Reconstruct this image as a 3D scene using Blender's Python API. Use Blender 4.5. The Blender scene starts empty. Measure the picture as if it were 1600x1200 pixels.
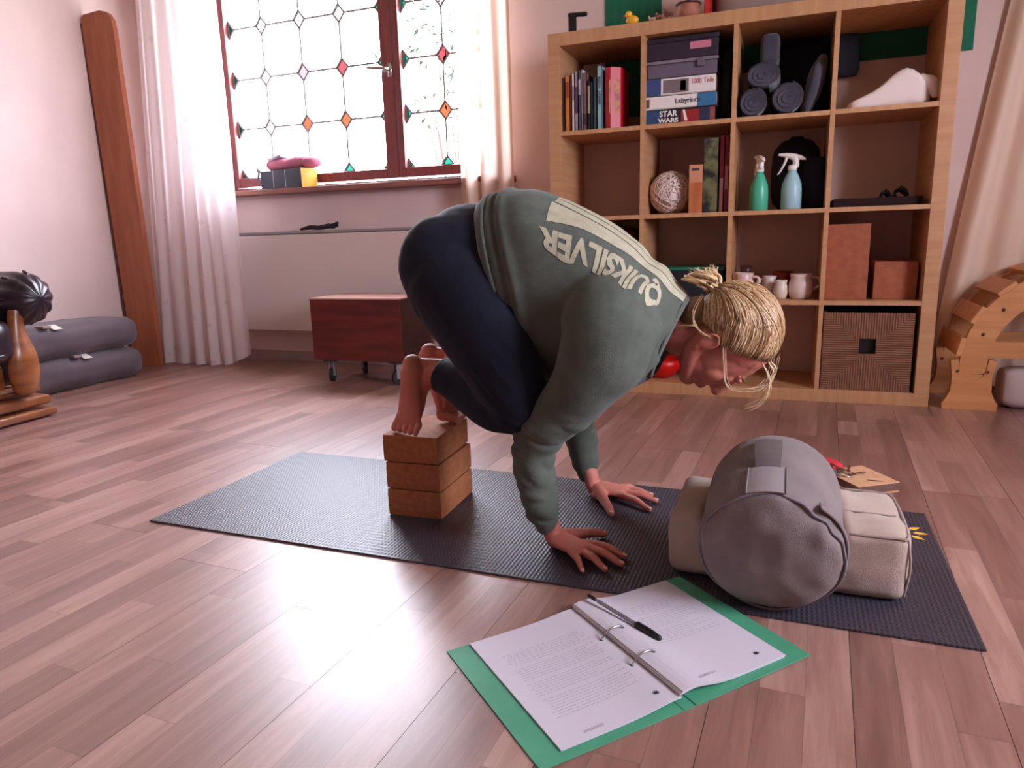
import bpy, bmesh, math, random
import numpy as np
from mathutils import Vector, Matrix, noise
from mathutils.bvhtree import BVHTree
random.seed(7)
PI = math.pi
S = bpy.context.scene
COL = S.collection

# ------------------------------------------------------------------ camera
cam = bpy.data.cameras.new('camera'); cam.sensor_width = 36; cam.lens = 25.0; cam.clip_start = .05
cam_o = bpy.data.objects.new('camera', cam); COL.objects.link(cam_o)
CX, CY, CZ = .9544, -3.0145, .6875
pitch, roll, yaw = -.2066, -.0296, .3662
def _rot():
    cx, sx = math.cos(pitch), math.sin(pitch); cy, sy = math.cos(roll), math.sin(roll); cz, sz = math.cos(yaw), math.sin(yaw)
    Rz = Matrix(((cz, sz, 0), (-sz, cz, 0), (0, 0, 1)))
    Rx = Matrix(((1, 0, 0), (0, cx, sx), (0, -sx, cx)))
    Ry = Matrix(((cy, 0, sy), (0, 1, 0), (-sy, 0, cy)))
    return Ry @ Rx @ Rz
R_ = _rot()
right, fwd, up = R_[0], R_[1], R_[2]
M = Matrix(((right[0], up[0], -fwd[0], CX), (right[1], up[1], -fwd[1], CY), (right[2], up[2], -fwd[2], CZ), (0, 0, 0, 1)))
cam_o.matrix_world = M
S.camera = cam_o

# ------------------------------------------------------------------ light
world = bpy.data.worlds.new('sky'); S.world = world; world.use_nodes = True
bg = world.node_tree.nodes['Background']; bg.inputs[0].default_value = (.85, .86, 1.0, 1); bg.inputs[1].default_value = 41.0
def portal(name, loc, rot, sx, sy):
    l = bpy.data.lights.new(name, 'AREA'); l.shape = 'RECTANGLE'; l.size = sx; l.size_y = sy
    l.cycles.is_portal = True
    o = bpy.data.objects.new(name, l); COL.objects.link(o); o.location = loc; o.rotation_euler = rot
portal('window_portal', (-1.3, .70, 1.72), (-PI/2, 0, 0), 1.6, 1.5)
portal('side_window_portal', (2.92, -2.05, 1.45), (0, PI/2, 0), 1.1, 1.1)
S.view_settings.view_transform = 'Standard'; S.view_settings.look = 'None'
S.view_settings.gamma = 1; S.view_settings.use_curve_mapping = False
S.view_settings.exposure = -0.15
S.cycles.use_denoising = True
S.cycles.max_bounces = 10; S.cycles.diffuse_bounces = 6; S.cycles.transparent_max_bounces = 12
S.cycles.sample_clamp_indirect = 60; S.cycles.caustics_reflective = False; S.cycles.caustics_refractive = False

# ------------------------------------------------------------------ materials
def srgb(c):
    return tuple(((v/255)/12.92 if v/255 <= .04045 else ((v/255+.055)/1.055)**2.4) for v in c) + (1,)
MATS = {}
def mat(name, col, rough=.6, col2=None, scale=8, stretch=(1,1,1), bump=0, bscale=60, metal=0, sheen=0, spec=.5, detail=4, contrast=(.35,.65), coat=0):
    if name in MATS: return MATS[name]
    m = bpy.data.materials.new(name); m.use_nodes = True; nt = m.node_tree; N = nt.nodes; L = nt.links
    p = N['Principled BSDF']
    p.inputs['Base Color'].default_value = srgb(col); p.inputs['Roughness'].default_value = rough
    p.inputs['Metallic'].default_value = metal; p.inputs['Specular IOR Level'].default_value = spec
    if sheen: p.inputs['Sheen Weight'].default_value = sheen; p.inputs['Sheen Roughness'].default_value = .5
    if coat: p.inputs['Coat Weight'].default_value = coat; p.inputs['Coat Roughness'].default_value = .15
    tc = N.new('ShaderNodeTexCoord'); mp = N.new('ShaderNodeMapping'); L.new(tc.outputs['Object'], mp.inputs[0])
    mp.inputs['Scale'].default_value = stretch
    if col2:
        n = N.new('ShaderNodeTexNoise'); n.inputs['Scale'].default_value = scale; n.inputs['Detail'].default_value = detail
        L.new(mp.outputs[0], n.inputs['Vector'])
        r = N.new('ShaderNodeValToRGB'); L.new(n.outputs['Fac'], r.inputs[0])
        r.color_ramp.elements[0].position = contrast[0]; r.color_ramp.elements[1].position = contrast[1]
        r.color_ramp.elements[0].color = srgb(col); r.color_ramp.elements[1].color = srgb(col2)
        L.new(r.outputs[0], p.inputs['Base Color'])
    if bump:
        n = N.new('ShaderNodeTexNoise'); n.inputs['Scale'].default_value = bscale; n.inputs['Detail'].default_value = 3
        L.new(mp.outputs[0], n.inputs['Vector'])
        b = N.new('ShaderNodeBump'); b.inputs['Strength'].default_value = bump; b.inputs['Distance'].default_value = .002
        L.new(n.outputs['Fac'], b.inputs['Height']); L.new(b.outputs[0], p.inputs['Normal'])
    MATS[name] = m
    return m
def node(nt, kind, **kw):
    n = nt.nodes.new(kind)
    for k, v in kw.items(): setattr(n, k, v)
    return n
def mth(nt, op, a, b=None, c=None):
    n = nt.nodes.new('ShaderNodeMath'); n.operation = op
    for i, v in enumerate((a, b, c)):
        if v is None: continue
        if isinstance(v, (int, float)): n.inputs[i].default_value = v
        else: nt.links.new(v, n.inputs[i])
    return n.outputs[0]

m_wall = mat('wall_paint', (224, 200, 196), .85, (216, 192, 188), 3, bump=.25, bscale=90)
m_ceil = mat('ceiling_paint', (226, 212, 206), .9)
m_base = mat('baseboard_wood', (176, 156, 154), .5, (168, 148, 146), 4, (1, 1, 8))
m_white = mat('white_lacquer', (206, 190, 186), .45)
m_grey = mat('grey_metal', (140, 132, 134), .4)
m_shelf = mat('birch_veneer', (198, 149, 108), .5, (186, 134, 94), 3, (1, 1, 14), bump=.1, bscale=8)
m_shelf_x = mat('birch_veneer_flat', (198, 149, 108), .5, (186, 134, 94), 3, (14, 14, 1), bump=.1, bscale=8)
m_frame = mat('mahogany_frame', (128, 58, 58), .35, (108, 46, 46), 5, (10, 10, 1), coat=.3)
m_sill = mat('sill_wood', (150, 96, 84), .4, (128, 78, 68), 5, (1, 8, 8))
m_skin = mat('skin', (200, 126, 110), .5, (188, 108, 96), 12, bump=.12, bscale=120, spec=.4)
m_skin.node_tree.nodes['Principled BSDF'].inputs['Subsurface Weight'].default_value = .12
m_skin.node_tree.nodes['Principled BSDF'].inputs['Subsurface Radius'].default_value = (.02, .006, .003)
m_nail = mat('nail', (232, 178, 165), .25)
m_shirt = mat('sweatshirt_fleece', (93, 98, 90), .95, (85, 90, 83), 30, bump=.5, bscale=500, sheen=.12, spec=.1)
m_rib = mat('sweatshirt_rib', (87, 92, 85), .95, bump=.5, bscale=300, sheen=.3, spec=.1)
m_print = mat('cream_print', (178, 172, 148), .9, (164, 158, 136), 60)
m_navy = mat('navy_leggings', (12, 17, 37), .8, (10, 14, 32), 20, bump=.2, bscale=400, sheen=.06, spec=.3)
m_cork = mat('cork', (176, 110, 70), .8, (154, 90, 54), 60, bump=.5, bscale=150, contrast=(.3, .7))
m_bol = mat('grey_cotton', (134, 120, 120), .9, (124, 110, 111), 14, bump=.5, bscale=600, sheen=.2, spec=.15)
m_bolseam = mat('grey_piping', (120, 110, 116), .85)
m_cush = mat('beige_cotton', (188, 166, 154), .9, (178, 156, 145), 10, bump=.5, bscale=600, sheen=.2, spec=.15)
m_cushs = mat('beige_piping', (158, 138, 130), .85)
m_green = mat('green_card', (78, 158, 124), .5, (72, 148, 116), 10)
m_paper = mat('paper', (208, 200, 212), .6)
m_ink = mat('grey_ink', (176, 169, 180), .7)
m_inkd = mat('dark_ink', (60, 58, 66), .7)
m_black = mat('black_plastic', (22, 21, 26), .35)
m_chrome = mat('chrome', (200, 198, 196), .2, metal=1)
m_leather = mat('aubergine_leather', (44, 30, 40), .32, (36, 24, 33), 10, bump=.35, bscale=120)
m_oak = mat('carved_oak', (160, 98, 56), .35, (122, 68, 36), 5, (1, 1, 6), coat=.3)
m_mattress = mat('grey_mattress_cotton', (98, 84, 92), .9, (88, 75, 83), 10, bump=.4, bscale=400, sheen=.2)
m_crate = mat('red_brown_wood', (104, 34, 28), .45, (78, 24, 21), 4, (1, 8, 8))
m_crate_d = mat('dark_brown_panel', (62, 34, 28), .5, (50, 27, 23), 4, (8, 1, 8))
m_rubber = mat('rubber', (30, 26, 26), .6)
m_pine = mat('pine', (212, 150, 98), .5, (196, 132, 82), 3, (1, 12, 12))
m_board = mat('reddish_plank', (166, 96, 66), .55, (148, 82, 56), 4, (8, 8, 1))
m_cream = mat('cream_curtain', (222, 206, 188), .9, bump=.3, bscale=400)

def fabric_sheer(name, col, transp, pattern=False, tl=.5):
    m = bpy.data.materials.new(name); m.use_nodes = True; nt = m.node_tree; L = nt.links; nt.nodes.clear()
    out = node(nt, 'ShaderNodeOutputMaterial')
    d = node(nt, 'ShaderNodeBsdfDiffuse'); d.inputs[0].default_value = srgb(col)
    t = node(nt, 'ShaderNodeBsdfTranslucent'); t.inputs[0].default_value = srgb(col)
    tr = node(nt, 'ShaderNodeBsdfTransparent')
    a = node(nt, 'ShaderNodeMixShader'); a.inputs[0].default_value = tl; L.new(d.outputs[0], a.inputs[1]); L.new(t.outputs[0], a.inputs[2])
    b = node(nt, 'ShaderNodeMixShader'); b.inputs[0].default_value = 1-transp; L.new(tr.outputs[0], b.inputs[1]); L.new(a.outputs[0], b.inputs[2])
    if pattern:
        tc = node(nt, 'ShaderNodeTexCoord'); v = node(nt, 'ShaderNodeTexVoronoi'); v.inputs['Scale'].default_value = 22
        mp = node(nt, 'ShaderNodeMapping'); mp.inputs['Scale'].default_value = (1, .2, .8); L.new(tc.outputs['Object'], mp.inputs[0]); L.new(mp.outputs[0], v.inputs['Vector'])
        n2 = node(nt, 'ShaderNodeTexNoise'); n2.inputs['Scale'].default_value = 9; L.new(tc.outputs['Object'], n2.inputs['Vector'])
        k = mth(nt, 'MULTIPLY', mth(nt, 'LESS_THAN', v.outputs['Distance'], .26), mth(nt, 'GREATER_THAN', n2.outputs['Fac'], .54))
        f = mth(nt, 'ADD', mth(nt, 'MULTIPLY', k, -.10), 1-transp)
        L.new(f, b.inputs[0])
    L.new(b.outputs[0], out.inputs[0]); MATS[name] = m
    return m
m_sheer = fabric_sheer('sheer_curtain', (240, 228, 228), .16, True)
m_sheer2 = fabric_sheer('cream_curtain_cloth', (236, 212, 196), .02)
m_sheer3 = fabric_sheer('beige_curtain', (240, 214, 196), .0, tl=.08)

def glass(name, col, tint=1.0):
    m = bpy.data.materials.new(name); m.use_nodes = True; nt = m.node_tree; L = nt.links; nt.nodes.clear()
    out = node(nt, 'ShaderNodeOutputMaterial'); tr = node(nt, 'ShaderNodeBsdfTransparent'); tr.inputs[0].default_value = col
    g = node(nt, 'ShaderNodeBsdfGlossy'); g.inputs['Roughness'].default_value = .05
    f = node(nt, 'ShaderNodeFresnel'); f.inputs[0].default_value = 1.45
    ge = node(nt, 'ShaderNodeNewGeometry'); mx = node(nt, 'ShaderNodeMixShader'); L.new(mth(nt, 'MULTIPLY', f.outputs[0], mth(nt, 'SUBTRACT', 1, ge.outputs['Backfacing'])), mx.inputs[0]); L.new(tr.outputs[0], mx.inputs[1]); L.new(g.outputs[0], mx.inputs[2])
    L.new(mx.outputs[0], out.inputs[0]); MATS[name] = m
    return m
g_clear = glass('clear_glass', (.97, .98, .98, 1))
g_green = glass('green_glass', (.04, .17, .135, 1))
g_red = glass('red_glass', (.20, .078, .082, 1))
g_pink = glass('pink_glass', (.20, .165, .166, 1))
g_orange = glass('orange_glass', (.205, .10, .062, 1))
g_pale = glass('pale_glass', (.3, .28, .27, 1))

def floor_material():
    m = bpy.data.materials.new('laminate_strip_floor'); m.use_nodes = True; nt = m.node_tree; L = nt.links
    p = nt.nodes['Principled BSDF']; tc = node(nt, 'ShaderNodeTexCoord'); oi = node(nt, 'ShaderNodeObjectInfo')
    sp = node(nt, 'ShaderNodeSeparateXYZ'); L.new(tc.outputs['Object'], sp.inputs[0])
    rnd = oi.outputs['Random']
    strip = mth(nt, 'FLOOR', mth(nt, 'DIVIDE', sp.outputs[0], .065))
    off = mth(nt, 'MULTIPLY', mth(nt, 'FRACT', mth(nt, 'ADD', mth(nt, 'MULTIPLY', strip, .37), mth(nt, 'MULTIPLY', rnd, 7.3))), 0.56)
    yy = mth(nt, 'DIVIDE', mth(nt, 'ADD', sp.outputs[1], off), 0.56)
    piece = mth(nt, 'FLOOR', yy)
    cb = node(nt, 'ShaderNodeCombineXYZ'); L.new(strip, cb.inputs[0]); L.new(piece, cb.inputs[1]); L.new(mth(nt, 'MULTIPLY', rnd, 91.7), cb.inputs[2])
    wn = node(nt, 'ShaderNodeTexWhiteNoise'); L.new(cb.outputs[0], wn.inputs['Vector'])
    # grain
    mp = node(nt, 'ShaderNodeMapping'); mp.inputs['Scale'].default_value = (26, 2.2, 1); L.new(tc.outputs['Object'], mp.inputs[0])
    ad = node(nt, 'ShaderNodeVectorMath', operation='ADD'); L.new(mp.outputs[0], ad.inputs[0])
    sc = node(nt, 'ShaderNodeVectorMath', operation='SCALE'); L.new(cb.outputs[0], sc.inputs[0]); sc.inputs['Scale'].default_value = 3.7
    L.new(sc.outputs[0], ad.inputs[1])
    gn = node(nt, 'ShaderNodeTexNoise'); gn.inputs['Scale'].default_value = 1.6; gn.inputs['Detail'].default_value = 6; gn.inputs['Roughness'].default_value = .65; gn.inputs['Distortion'].default_value = .6
    L.new(ad.outputs[0], gn.inputs['Vector'])
    v = mth(nt, 'ADD', mth(nt, 'ADD', mth(nt, 'MULTIPLY', wn.outputs['Value'], .31), .15), mth(nt, 'MULTIPLY', gn.outputs['Fac'], .68))
    r = node(nt, 'ShaderNodeValToRGB'); L.new(v, r.inputs[0]); e = r.color_ramp.elements
    e[0].position = .12; e[0].color = srgb((84, 52, 47)); e[1].position = .95; e[1].color = srgb((190, 150, 138))
    k = e.new(.42); k.color = srgb((122, 82, 74)); k = e.new(.68); k.color = srgb((153, 111, 101))
    # faint dark line between strips
    fx = mth(nt, 'FRACT', mth(nt, 'DIVIDE', sp.outputs[0], .065)); ex = mth(nt, 'MINIMUM', fx, mth(nt, 'SUBTRACT', 1, fx))
    fy = mth(nt, 'FRACT', yy); ey = mth(nt, 'MINIMUM', fy, mth(nt, 'SUBTRACT', 1, fy))
    ln = mth(nt, 'MAXIMUM', mth(nt, 'LESS_THAN', ex, .012), mth(nt, 'LESS_THAN', ey, .0018))
    mx = node(nt, 'ShaderNodeMix', data_type='RGBA', blend_type='MULTIPLY'); L.new(mth(nt, 'MULTIPLY', ln, .35), mx.inputs['Factor'])
    L.new(r.outputs[0], mx.inputs['A']); mx.inputs['B'].default_value = srgb((120, 90, 84)); L.new(mx.outputs['Result'], p.inputs['Base Color'])
    L.new(mth(nt, 'ADD', mth(nt, 'MULTIPLY', gn.outputs['Fac'], .10), .31), p.inputs['Roughness']); p.inputs['Specular IOR Level'].default_value = .75; p.inputs['Coat Weight'].default_value = .5; p.inputs['Coat Roughness'].default_value = .38
    b = node(nt, 'ShaderNodeBump'); b.inputs['Strength'].default_value = .05; b.inputs['Distance'].default_value = .001
    L.new(gn.outputs['Fac'], b.inputs['Height']); L.new(b.outputs[0], p.inputs['Normal'])
    return m
m_floor = floor_material()

def mat_material():
    m = bpy.data.materials.new('yoga_mat_rubber'); m.use_nodes = True; nt = m.node_tree; L = nt.links
    p = nt.nodes['Principled BSDF']; tc = node(nt, 'ShaderNodeTexCoord'); sp = node(nt, 'ShaderNodeSeparateXYZ'); L.new(tc.outputs['Object'], sp.inputs[0])
    p.inputs['Base Color'].default_value = srgb((54, 49, 60)); p.inputs['Roughness'].default_value = .42; p.inputs['Specular IOR Level'].default_value = .8
    a = mth(nt, 'SINE', mth(nt, 'MULTIPLY', sp.outputs[0], 2*PI/.0085)); c = mth(nt, 'SINE', mth(nt, 'MULTIPLY', sp.outputs[1], 2*PI/.014))
    h = mth(nt, 'ADD', mth(nt, 'MULTIPLY', a, .7), mth(nt, 'MULTIPLY', mth(nt, 'MULTIPLY', a, c), .6))
    b = node(nt, 'ShaderNodeBump'); b.inputs['Strength'].default_value = .4; b.inputs['Distance'].default_value = .0012
    L.new(h, b.inputs['Height']); L.new(b.outputs[0], p.inputs['Normal'])
    return m
m_mat = mat_material()

# ------------------------------------------------------------------ mesh helpers
class G:
    """collects geometry: verts + faces (+ material slot per face)"""
    def __init__(s): s.v = []; s.f = []; s.m = []
    def add(s, v, f, mi=0):
        o = len(s.v); s.v += [tuple(map(float, p)) for p in v]; s.f += [tuple(i+o for i in q) for q in f]; s.m += [mi]*len(f); return s
    def box(s, x0, x1, y0, y1, z0, z1, mi=0):
        v = [(x, y, z) for z in (z0, z1) for y in (y0, y1) for x in (x0, x1)]
        return s.add(v, [(0,2,3,1),(4,5,7,6),(0,1,5,4),(2,6,7,3),(0,4,6,2),(1,3,7,5)], mi)
    def prism(s, pts, axis, a, b, mi=0):
        """extrude a 2-D outline along an axis; pts ccw"""
        n = len(pts)
        def P(p, c): return {0: (c, p[0], p[1]), 1: (p[0], c, p[1]), 2: (p[0], p[1], c)}[axis]
        v = [P(p, a) for p in pts]+[P(p, b) for p in pts]
        f = [tuple(range(n))[::-1], tuple(range(n, 2*n))]+[(i, (i+1) % n, n+(i+1) % n, n+i) for i in range(n)]
        return s.add(v, f, mi)
    def rings(s, R, mi=0, closed=False):
        n = len(R[0]); v = [p for r in R for p in r]; f = []
        for k in range(len(R)-1):
            for i in range(n): f.append((k*n+i, k*n+(i+1) % n, (k+1)*n+(i+1) % n, (k+1)*n+i))
        if not closed: f += [tuple(range(n))[::-1], tuple(range((len(R)-1)*n, len(R)*n))]
        return s.add(v, f, mi)
    def tube(s, pts, rad, n=10, cap=True, mi=0, flat=None, upv=(0, 0, 1), res=1):
        """round (or flattened) tube; rad scalar/list; flat: list of (ra, rb), b along upv"""
        pts = [np.array(p, float) for p in pts]; k = len(pts)
        if flat is None:
            if np.isscalar(rad): rad = [rad]*k
            flat = [(r, r) for r in rad]
        fl = [np.array(q, float) for q in flat]
        if res > 1: pts = cr(pts, res); fl = cr(fl, res); k = len(pts)
        R = []; T = [unit(pts[min(i+1, k-1)]-pts[max(i-1, 0)]) for i in range(k)]
        U = np.array(upv, float); ring_n = []
        for i in range(k):
            u = U-T[i]*(U@T[i])
            if np.linalg.norm(u) < .15: u = (ring_n[-1] if ring_n else np.array((1., .1, 0)))-T[i]*((ring_n[-1] if ring_n else np.array((1., .1, 0)))@T[i])
            ring_n.append(unit(u))
        def ring(c, t, u, ra, rb):
            w = np.cross(t, u); return [c+w*ra*math.cos(2*PI*j/n)+u*rb*math.sin(2*PI*j/n) for j in range(n)]
        if cap:
            for a in (80, 55, 28): q = math.radians(a); R.append(ring(pts[0]-T[0]*min(fl[0])*math.sin(q), T[0], ring_n[0], *(fl[0]*math.cos(q))))
        for i in range(k): R.append(ring(pts[i], T[i], ring_n[i], *fl[i]))
        if cap:
            for a in (28, 55, 80): q = math.radians(a); R.append(ring(pts[-1]+T[-1]*min(fl[-1])*math.sin(q), T[-1], ring_n[-1], *(fl[-1]*math.cos(q))))
        return s.rings(R, mi)
    def ball(s, c, r, n=16, m=10, rot=None, mi=0):
        r = (r, r, r) if np.isscalar(r) else r; c = np.array(c, float); R = []
        for i in range(m+1):
            a = PI*(i+.02)/(m+.04)-PI/2
            ring = [np.array((r[0]*math.cos(a)*math.cos(2*PI*j/n), r[1]*math.cos(a)*math.sin(2*PI*j/n), r[2]*math.sin(a))) for j in range(n)]
            if rot is not None: ring = [rot@p for p in ring]
            R.append([c+p for p in ring])
        return s.rings(R, mi)
    def lathe(s, prof, c=(0, 0, 0), n=24, mi=0):
        R = [[(c[0]+r*math.cos(2*PI*j/n), c[1]+r*math.sin(2*PI*j/n), c[2]+z) for j in range(n)] for r, z in prof]
        return s.rings(R, mi)
    def off(s, o, rot=None):
        V = np.array(s.v); V = V-np.array(o) ; s.v = [tuple(p) for p in V]; return s
def unit(a): return a/max(np.linalg.norm(a), 1e-9)
def cr(P, res):
    """Catmull-Rom through P"""
    P = [np.array(p, float) for p in P]; Q = [2*P[0]-P[1]]+P+[2*P[-1]-P[-2]]; out = []
    for i in range(1, len(Q)-2):
        for j in range(res):
            t = j/res; a, b, c, d = Q[i-1], Q[i], Q[i+1], Q[i+2]
            out.append(.5*((2*b)+(-a+c)*t+(2*a-5*b+4*c-d)*t*t+(-a+3*b-3*c+d)*t**3))
    out.append(P[-1]); return out

def mesh_of(name, g, mats, smooth=False, bevel=0):
    me = bpy.data.meshes.new(name); me.from_pydata(g.v, [], g.f); me.update()
    for m in (mats if isinstance(mats, (list, tuple)) else [mats]): me.materials.append(m)
    if any(g.m): me.polygons.foreach_set('material_index', g.m)
    bm = bmesh.new(); bm.from_mesh(me); bmesh.ops.recalc_face_normals(bm, faces=bm.faces)
    if bevel: bmesh.ops.bevel(bm, geom=bm.edges[:], offset=bevel, segments=2, affect='EDGES', profile=.6, clamp_overlap=True)
    bm.to_mesh(me); bm.free()
    if smooth: me.polygons.foreach_set('use_smooth', [True]*len(me.polygons))
    me.update(); return me
def obj(name, g, mats, parent=None, loc=(0, 0, 0), rz=0, smooth=False, bevel=0, label=None, rot=None):
    me = g if isinstance(g, bpy.types.Mesh) else mesh_of(name, g, mats, smooth, bevel)
    o = bpy.data.objects.new(name, me); COL.objects.link(o); o.location = loc; o.rotation_euler = rot or (0, 0, rz)
    if parent: o.parent = parent
    if label: o['label'] = label
    return o
def thing(name, label, cat, loc=(0, 0, 0), rz=0, group=None, rot=None):
    o = bpy.data.objects.new(name, None); COL.objects.link(o); o.location = loc; o.rotation_euler = rot or (0, 0, rz); o.empty_display_size = .05
    return tag(o, label, cat, group)
def tag(o, label, cat, group=None):
    o['label'] = label; o['category'] = cat
    if group: o['group'] = group
    return o
def struct(o): o['kind'] = 'structure'; return o
def copy_tree(o, parent=None):
    c = o.copy(); COL.objects.link(c)
    if parent: c.parent = parent
    for ch in list(o.children): copy_tree(ch, c)
    return c
def evaluated(o):
    dg = bpy.context.evaluated_depsgraph_get(); dg.update()
    me = bpy.data.meshes.new_from_object(o.evaluated_get(dg)); return me
def remesh(name, g, voxel, mats, smooth_it=4, fac=.5):
    me = mesh_of(name, g, mats); o = bpy.data.objects.new('tmp', me); COL.objects.link(o)
    r = o.modifiers.new('r', 'REMESH'); r.mode = 'VOXEL'; r.voxel_size = voxel; r.use_smooth_shade = True
    if smooth_it: s = o.modifiers.new('s', 'SMOOTH'); s.factor = fac; s.iterations = smooth_it
    out = evaluated(o); out.name = name; bpy.data.objects.remove(o)
    out.materials.clear()
    for m in (mats if isinstance(mats, (list, tuple)) else [mats]): out.materials.append(m)
    out.polygons.foreach_set('use_smooth', [True]*len(out.polygons)); return out
def vget(me): a = np.empty(len(me.vertices)*3); me.vertices.foreach_get('co', a); return a.reshape(-1, 3)
def vset(me, a): me.vertices.foreach_set('co', a.ravel()); me.update()
def displace(me, fn):
    a = vget(me); n = np.empty(len(me.vertices)*3); me.vertices.foreach_get('normal', n); n = n.reshape(-1, 3)
    vset(me, a+n*np.array([fn(p) for p in a])[:, None])
def text_geo(txt, size, ext=.0003, bold=0, align='CENTER', spacing=1):
    c = bpy.data.curves.new('t', 'FONT'); c.body = txt; c.size = size; c.extrude = ext; c.offset = bold; c.align_x = align; c.align_y = 'CENTER'; c.space_character = spacing; c.resolution_u = 3
    o = bpy.data.objects.new('t', c); COL.objects.link(o); me = evaluated(o); bpy.data.objects.remove(o)
    g = G(); g.add([v.co[:] for v in me.vertices], [tuple(p.vertices) for p in me.polygons]); return g
def text(name, txt, size, m, parent, loc, rot, bold=0, ext=.0003, sx=1):
    g = text_geo(txt, size, ext, bold); g.v = [(x*sx, y, z) for x, y, z in g.v]
    me = bpy.data.meshes.new(name); me.from_pydata(g.v, [], g.f); me.materials.append(m); me.update()
    return obj(name, me, None, parent, loc, rot=rot)
def nz(x, y, z): return noise.noise(Vector((x, y, z)))
def rbox(w, d, h, r=.02, n=10, puff=0, sag=None):
    """rounded soft box centred at origin in xy, z 0..h"""
    g = G(); bm = bmesh.new(); bmesh.ops.create_cube(bm, size=1)
    bmesh.ops.subdivide_edges(bm, edges=bm.edges[:], cuts=n, use_grid_fill=True)
    for v in bm.verts:
        p = v.co*2; q = np.array([p.x*w/2, p.y*d/2, p.z*h/2]); inner = np.array([w/2-r, d/2-r, h/2-r]); c = np.clip(q, -inner, inner); dd = q-c
        L = np.linalg.norm(dd)
        if L > 1e-9: q = c+dd/L*r*min(1, L/r if L < r else 1)
        bx, by, bz = (1-p.x**2), (1-p.y**2), (1-p.z**2)
        if puff: q = q+np.array([np.sign(q[0])*puff*by*bz*abs(p.x)**4, np.sign(q[1])*puff*bx*bz*abs(p.y)**4, np.sign(q[2])*puff*bx*by*abs(p.z)**4])
        v.co = Vector(q)+Vector((0, 0, h/2))
        if sag: v.co = Vector(sag(v.co))
    bm.verts.ensure_lookup_table(); g.add([v.co[:] for v in bm.verts], [tuple(v.index for v in f.verts) for f in bm.faces]); bm.free(); return g

# ------------------------------------------------------------------ setting
XL, XR, YB, YF, ZC = -2.62, 2.9, .40, -6.2, 2.55
WX0, WX1, WZ0, WZ1 = -2.07, -.40, .98, 2.30     # window opening
g = G(); t = .12
g.box(XL-t, WX0, YB, YB+t, 0, ZC); g.box(WX1, XR+t, YB, YB+t, 0, ZC); g.box(WX0, WX1, YB, YB+t, 0, WZ0); g.box(WX0, WX1, YB, YB+t, WZ1, ZC)
struct(obj('wall_back', g, m_wall))
t = .28
struct(obj('wall_left', G().box(XL-t, XL, YF, YB, 0, ZC), m_wall))
g = G(); oy0, oy1, oz1 = -2.6, -1.5, 2.0        # second window opening in the right wall
g.box(XR, XR+t, YF, oy0, 0, ZC); g.box(XR, XR+t, oy1, YB, 0, ZC); g.box(XR, XR+t, oy0, oy1, oz1, ZC); g.box(XR, XR+t, oy0, oy1, 0, .9)
struct(obj('wall_right', g, m_wall))
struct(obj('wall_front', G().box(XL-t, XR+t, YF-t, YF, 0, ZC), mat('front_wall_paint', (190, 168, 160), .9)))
struct(obj('ceiling', G().box(XL-t, XR+t, YF-t, YB+t, ZC, ZC+.1), m_ceil))
lawn = struct(obj('ground', G().box(-14, 14, -14, 14, -.5, -.45), mat('lawn', (120, 140, 100), .9)))
# floor: sub-floor plus laminate planks
m_sub = mat('subfloor', (60, 38, 32), .8)
floor = struct(obj('floor', G().box(XL-.2, XR+.2, YF-.1, YB+.2, -.05, -.0085), m_sub))
PW, PL = .195, 1.30
pm = mesh_of('plank', G().box(.0004, PW-.0004, .0005, PL-.0005, -.008, 0), m_floor)
ang = math.radians(-2.7); ca, sa = math.cos(ang), math.sin(ang)
for i in range(-18, 18):
    o_ = (i*.47 % 1)*PL
    for j in range(-6, 5):
        lx, ly = i*PW, j*PL+o_
        x, y = lx*ca-ly*sa, lx*sa+ly*ca
        cxm, cym = x+PL/2*-sa, y+PL/2*ca
        if cxm < XL-.05 or cxm > XR-.05 or cym > YB+.9 or cym < -4.4: continue
        obj('plank', pm, None, floor, (x, y, 0), ang)
# baseboards
struct(obj('baseboard_back', G().box(XL+.02, -.1, YB-.015, YB, 0, .06).box(1.5, XR, YB-.015, YB, 0, .06), m_base))
struct(obj('baseboard_left', G().box(XL, XL+.015, YF, YB-.02, 0, .06), m_base))

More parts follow.
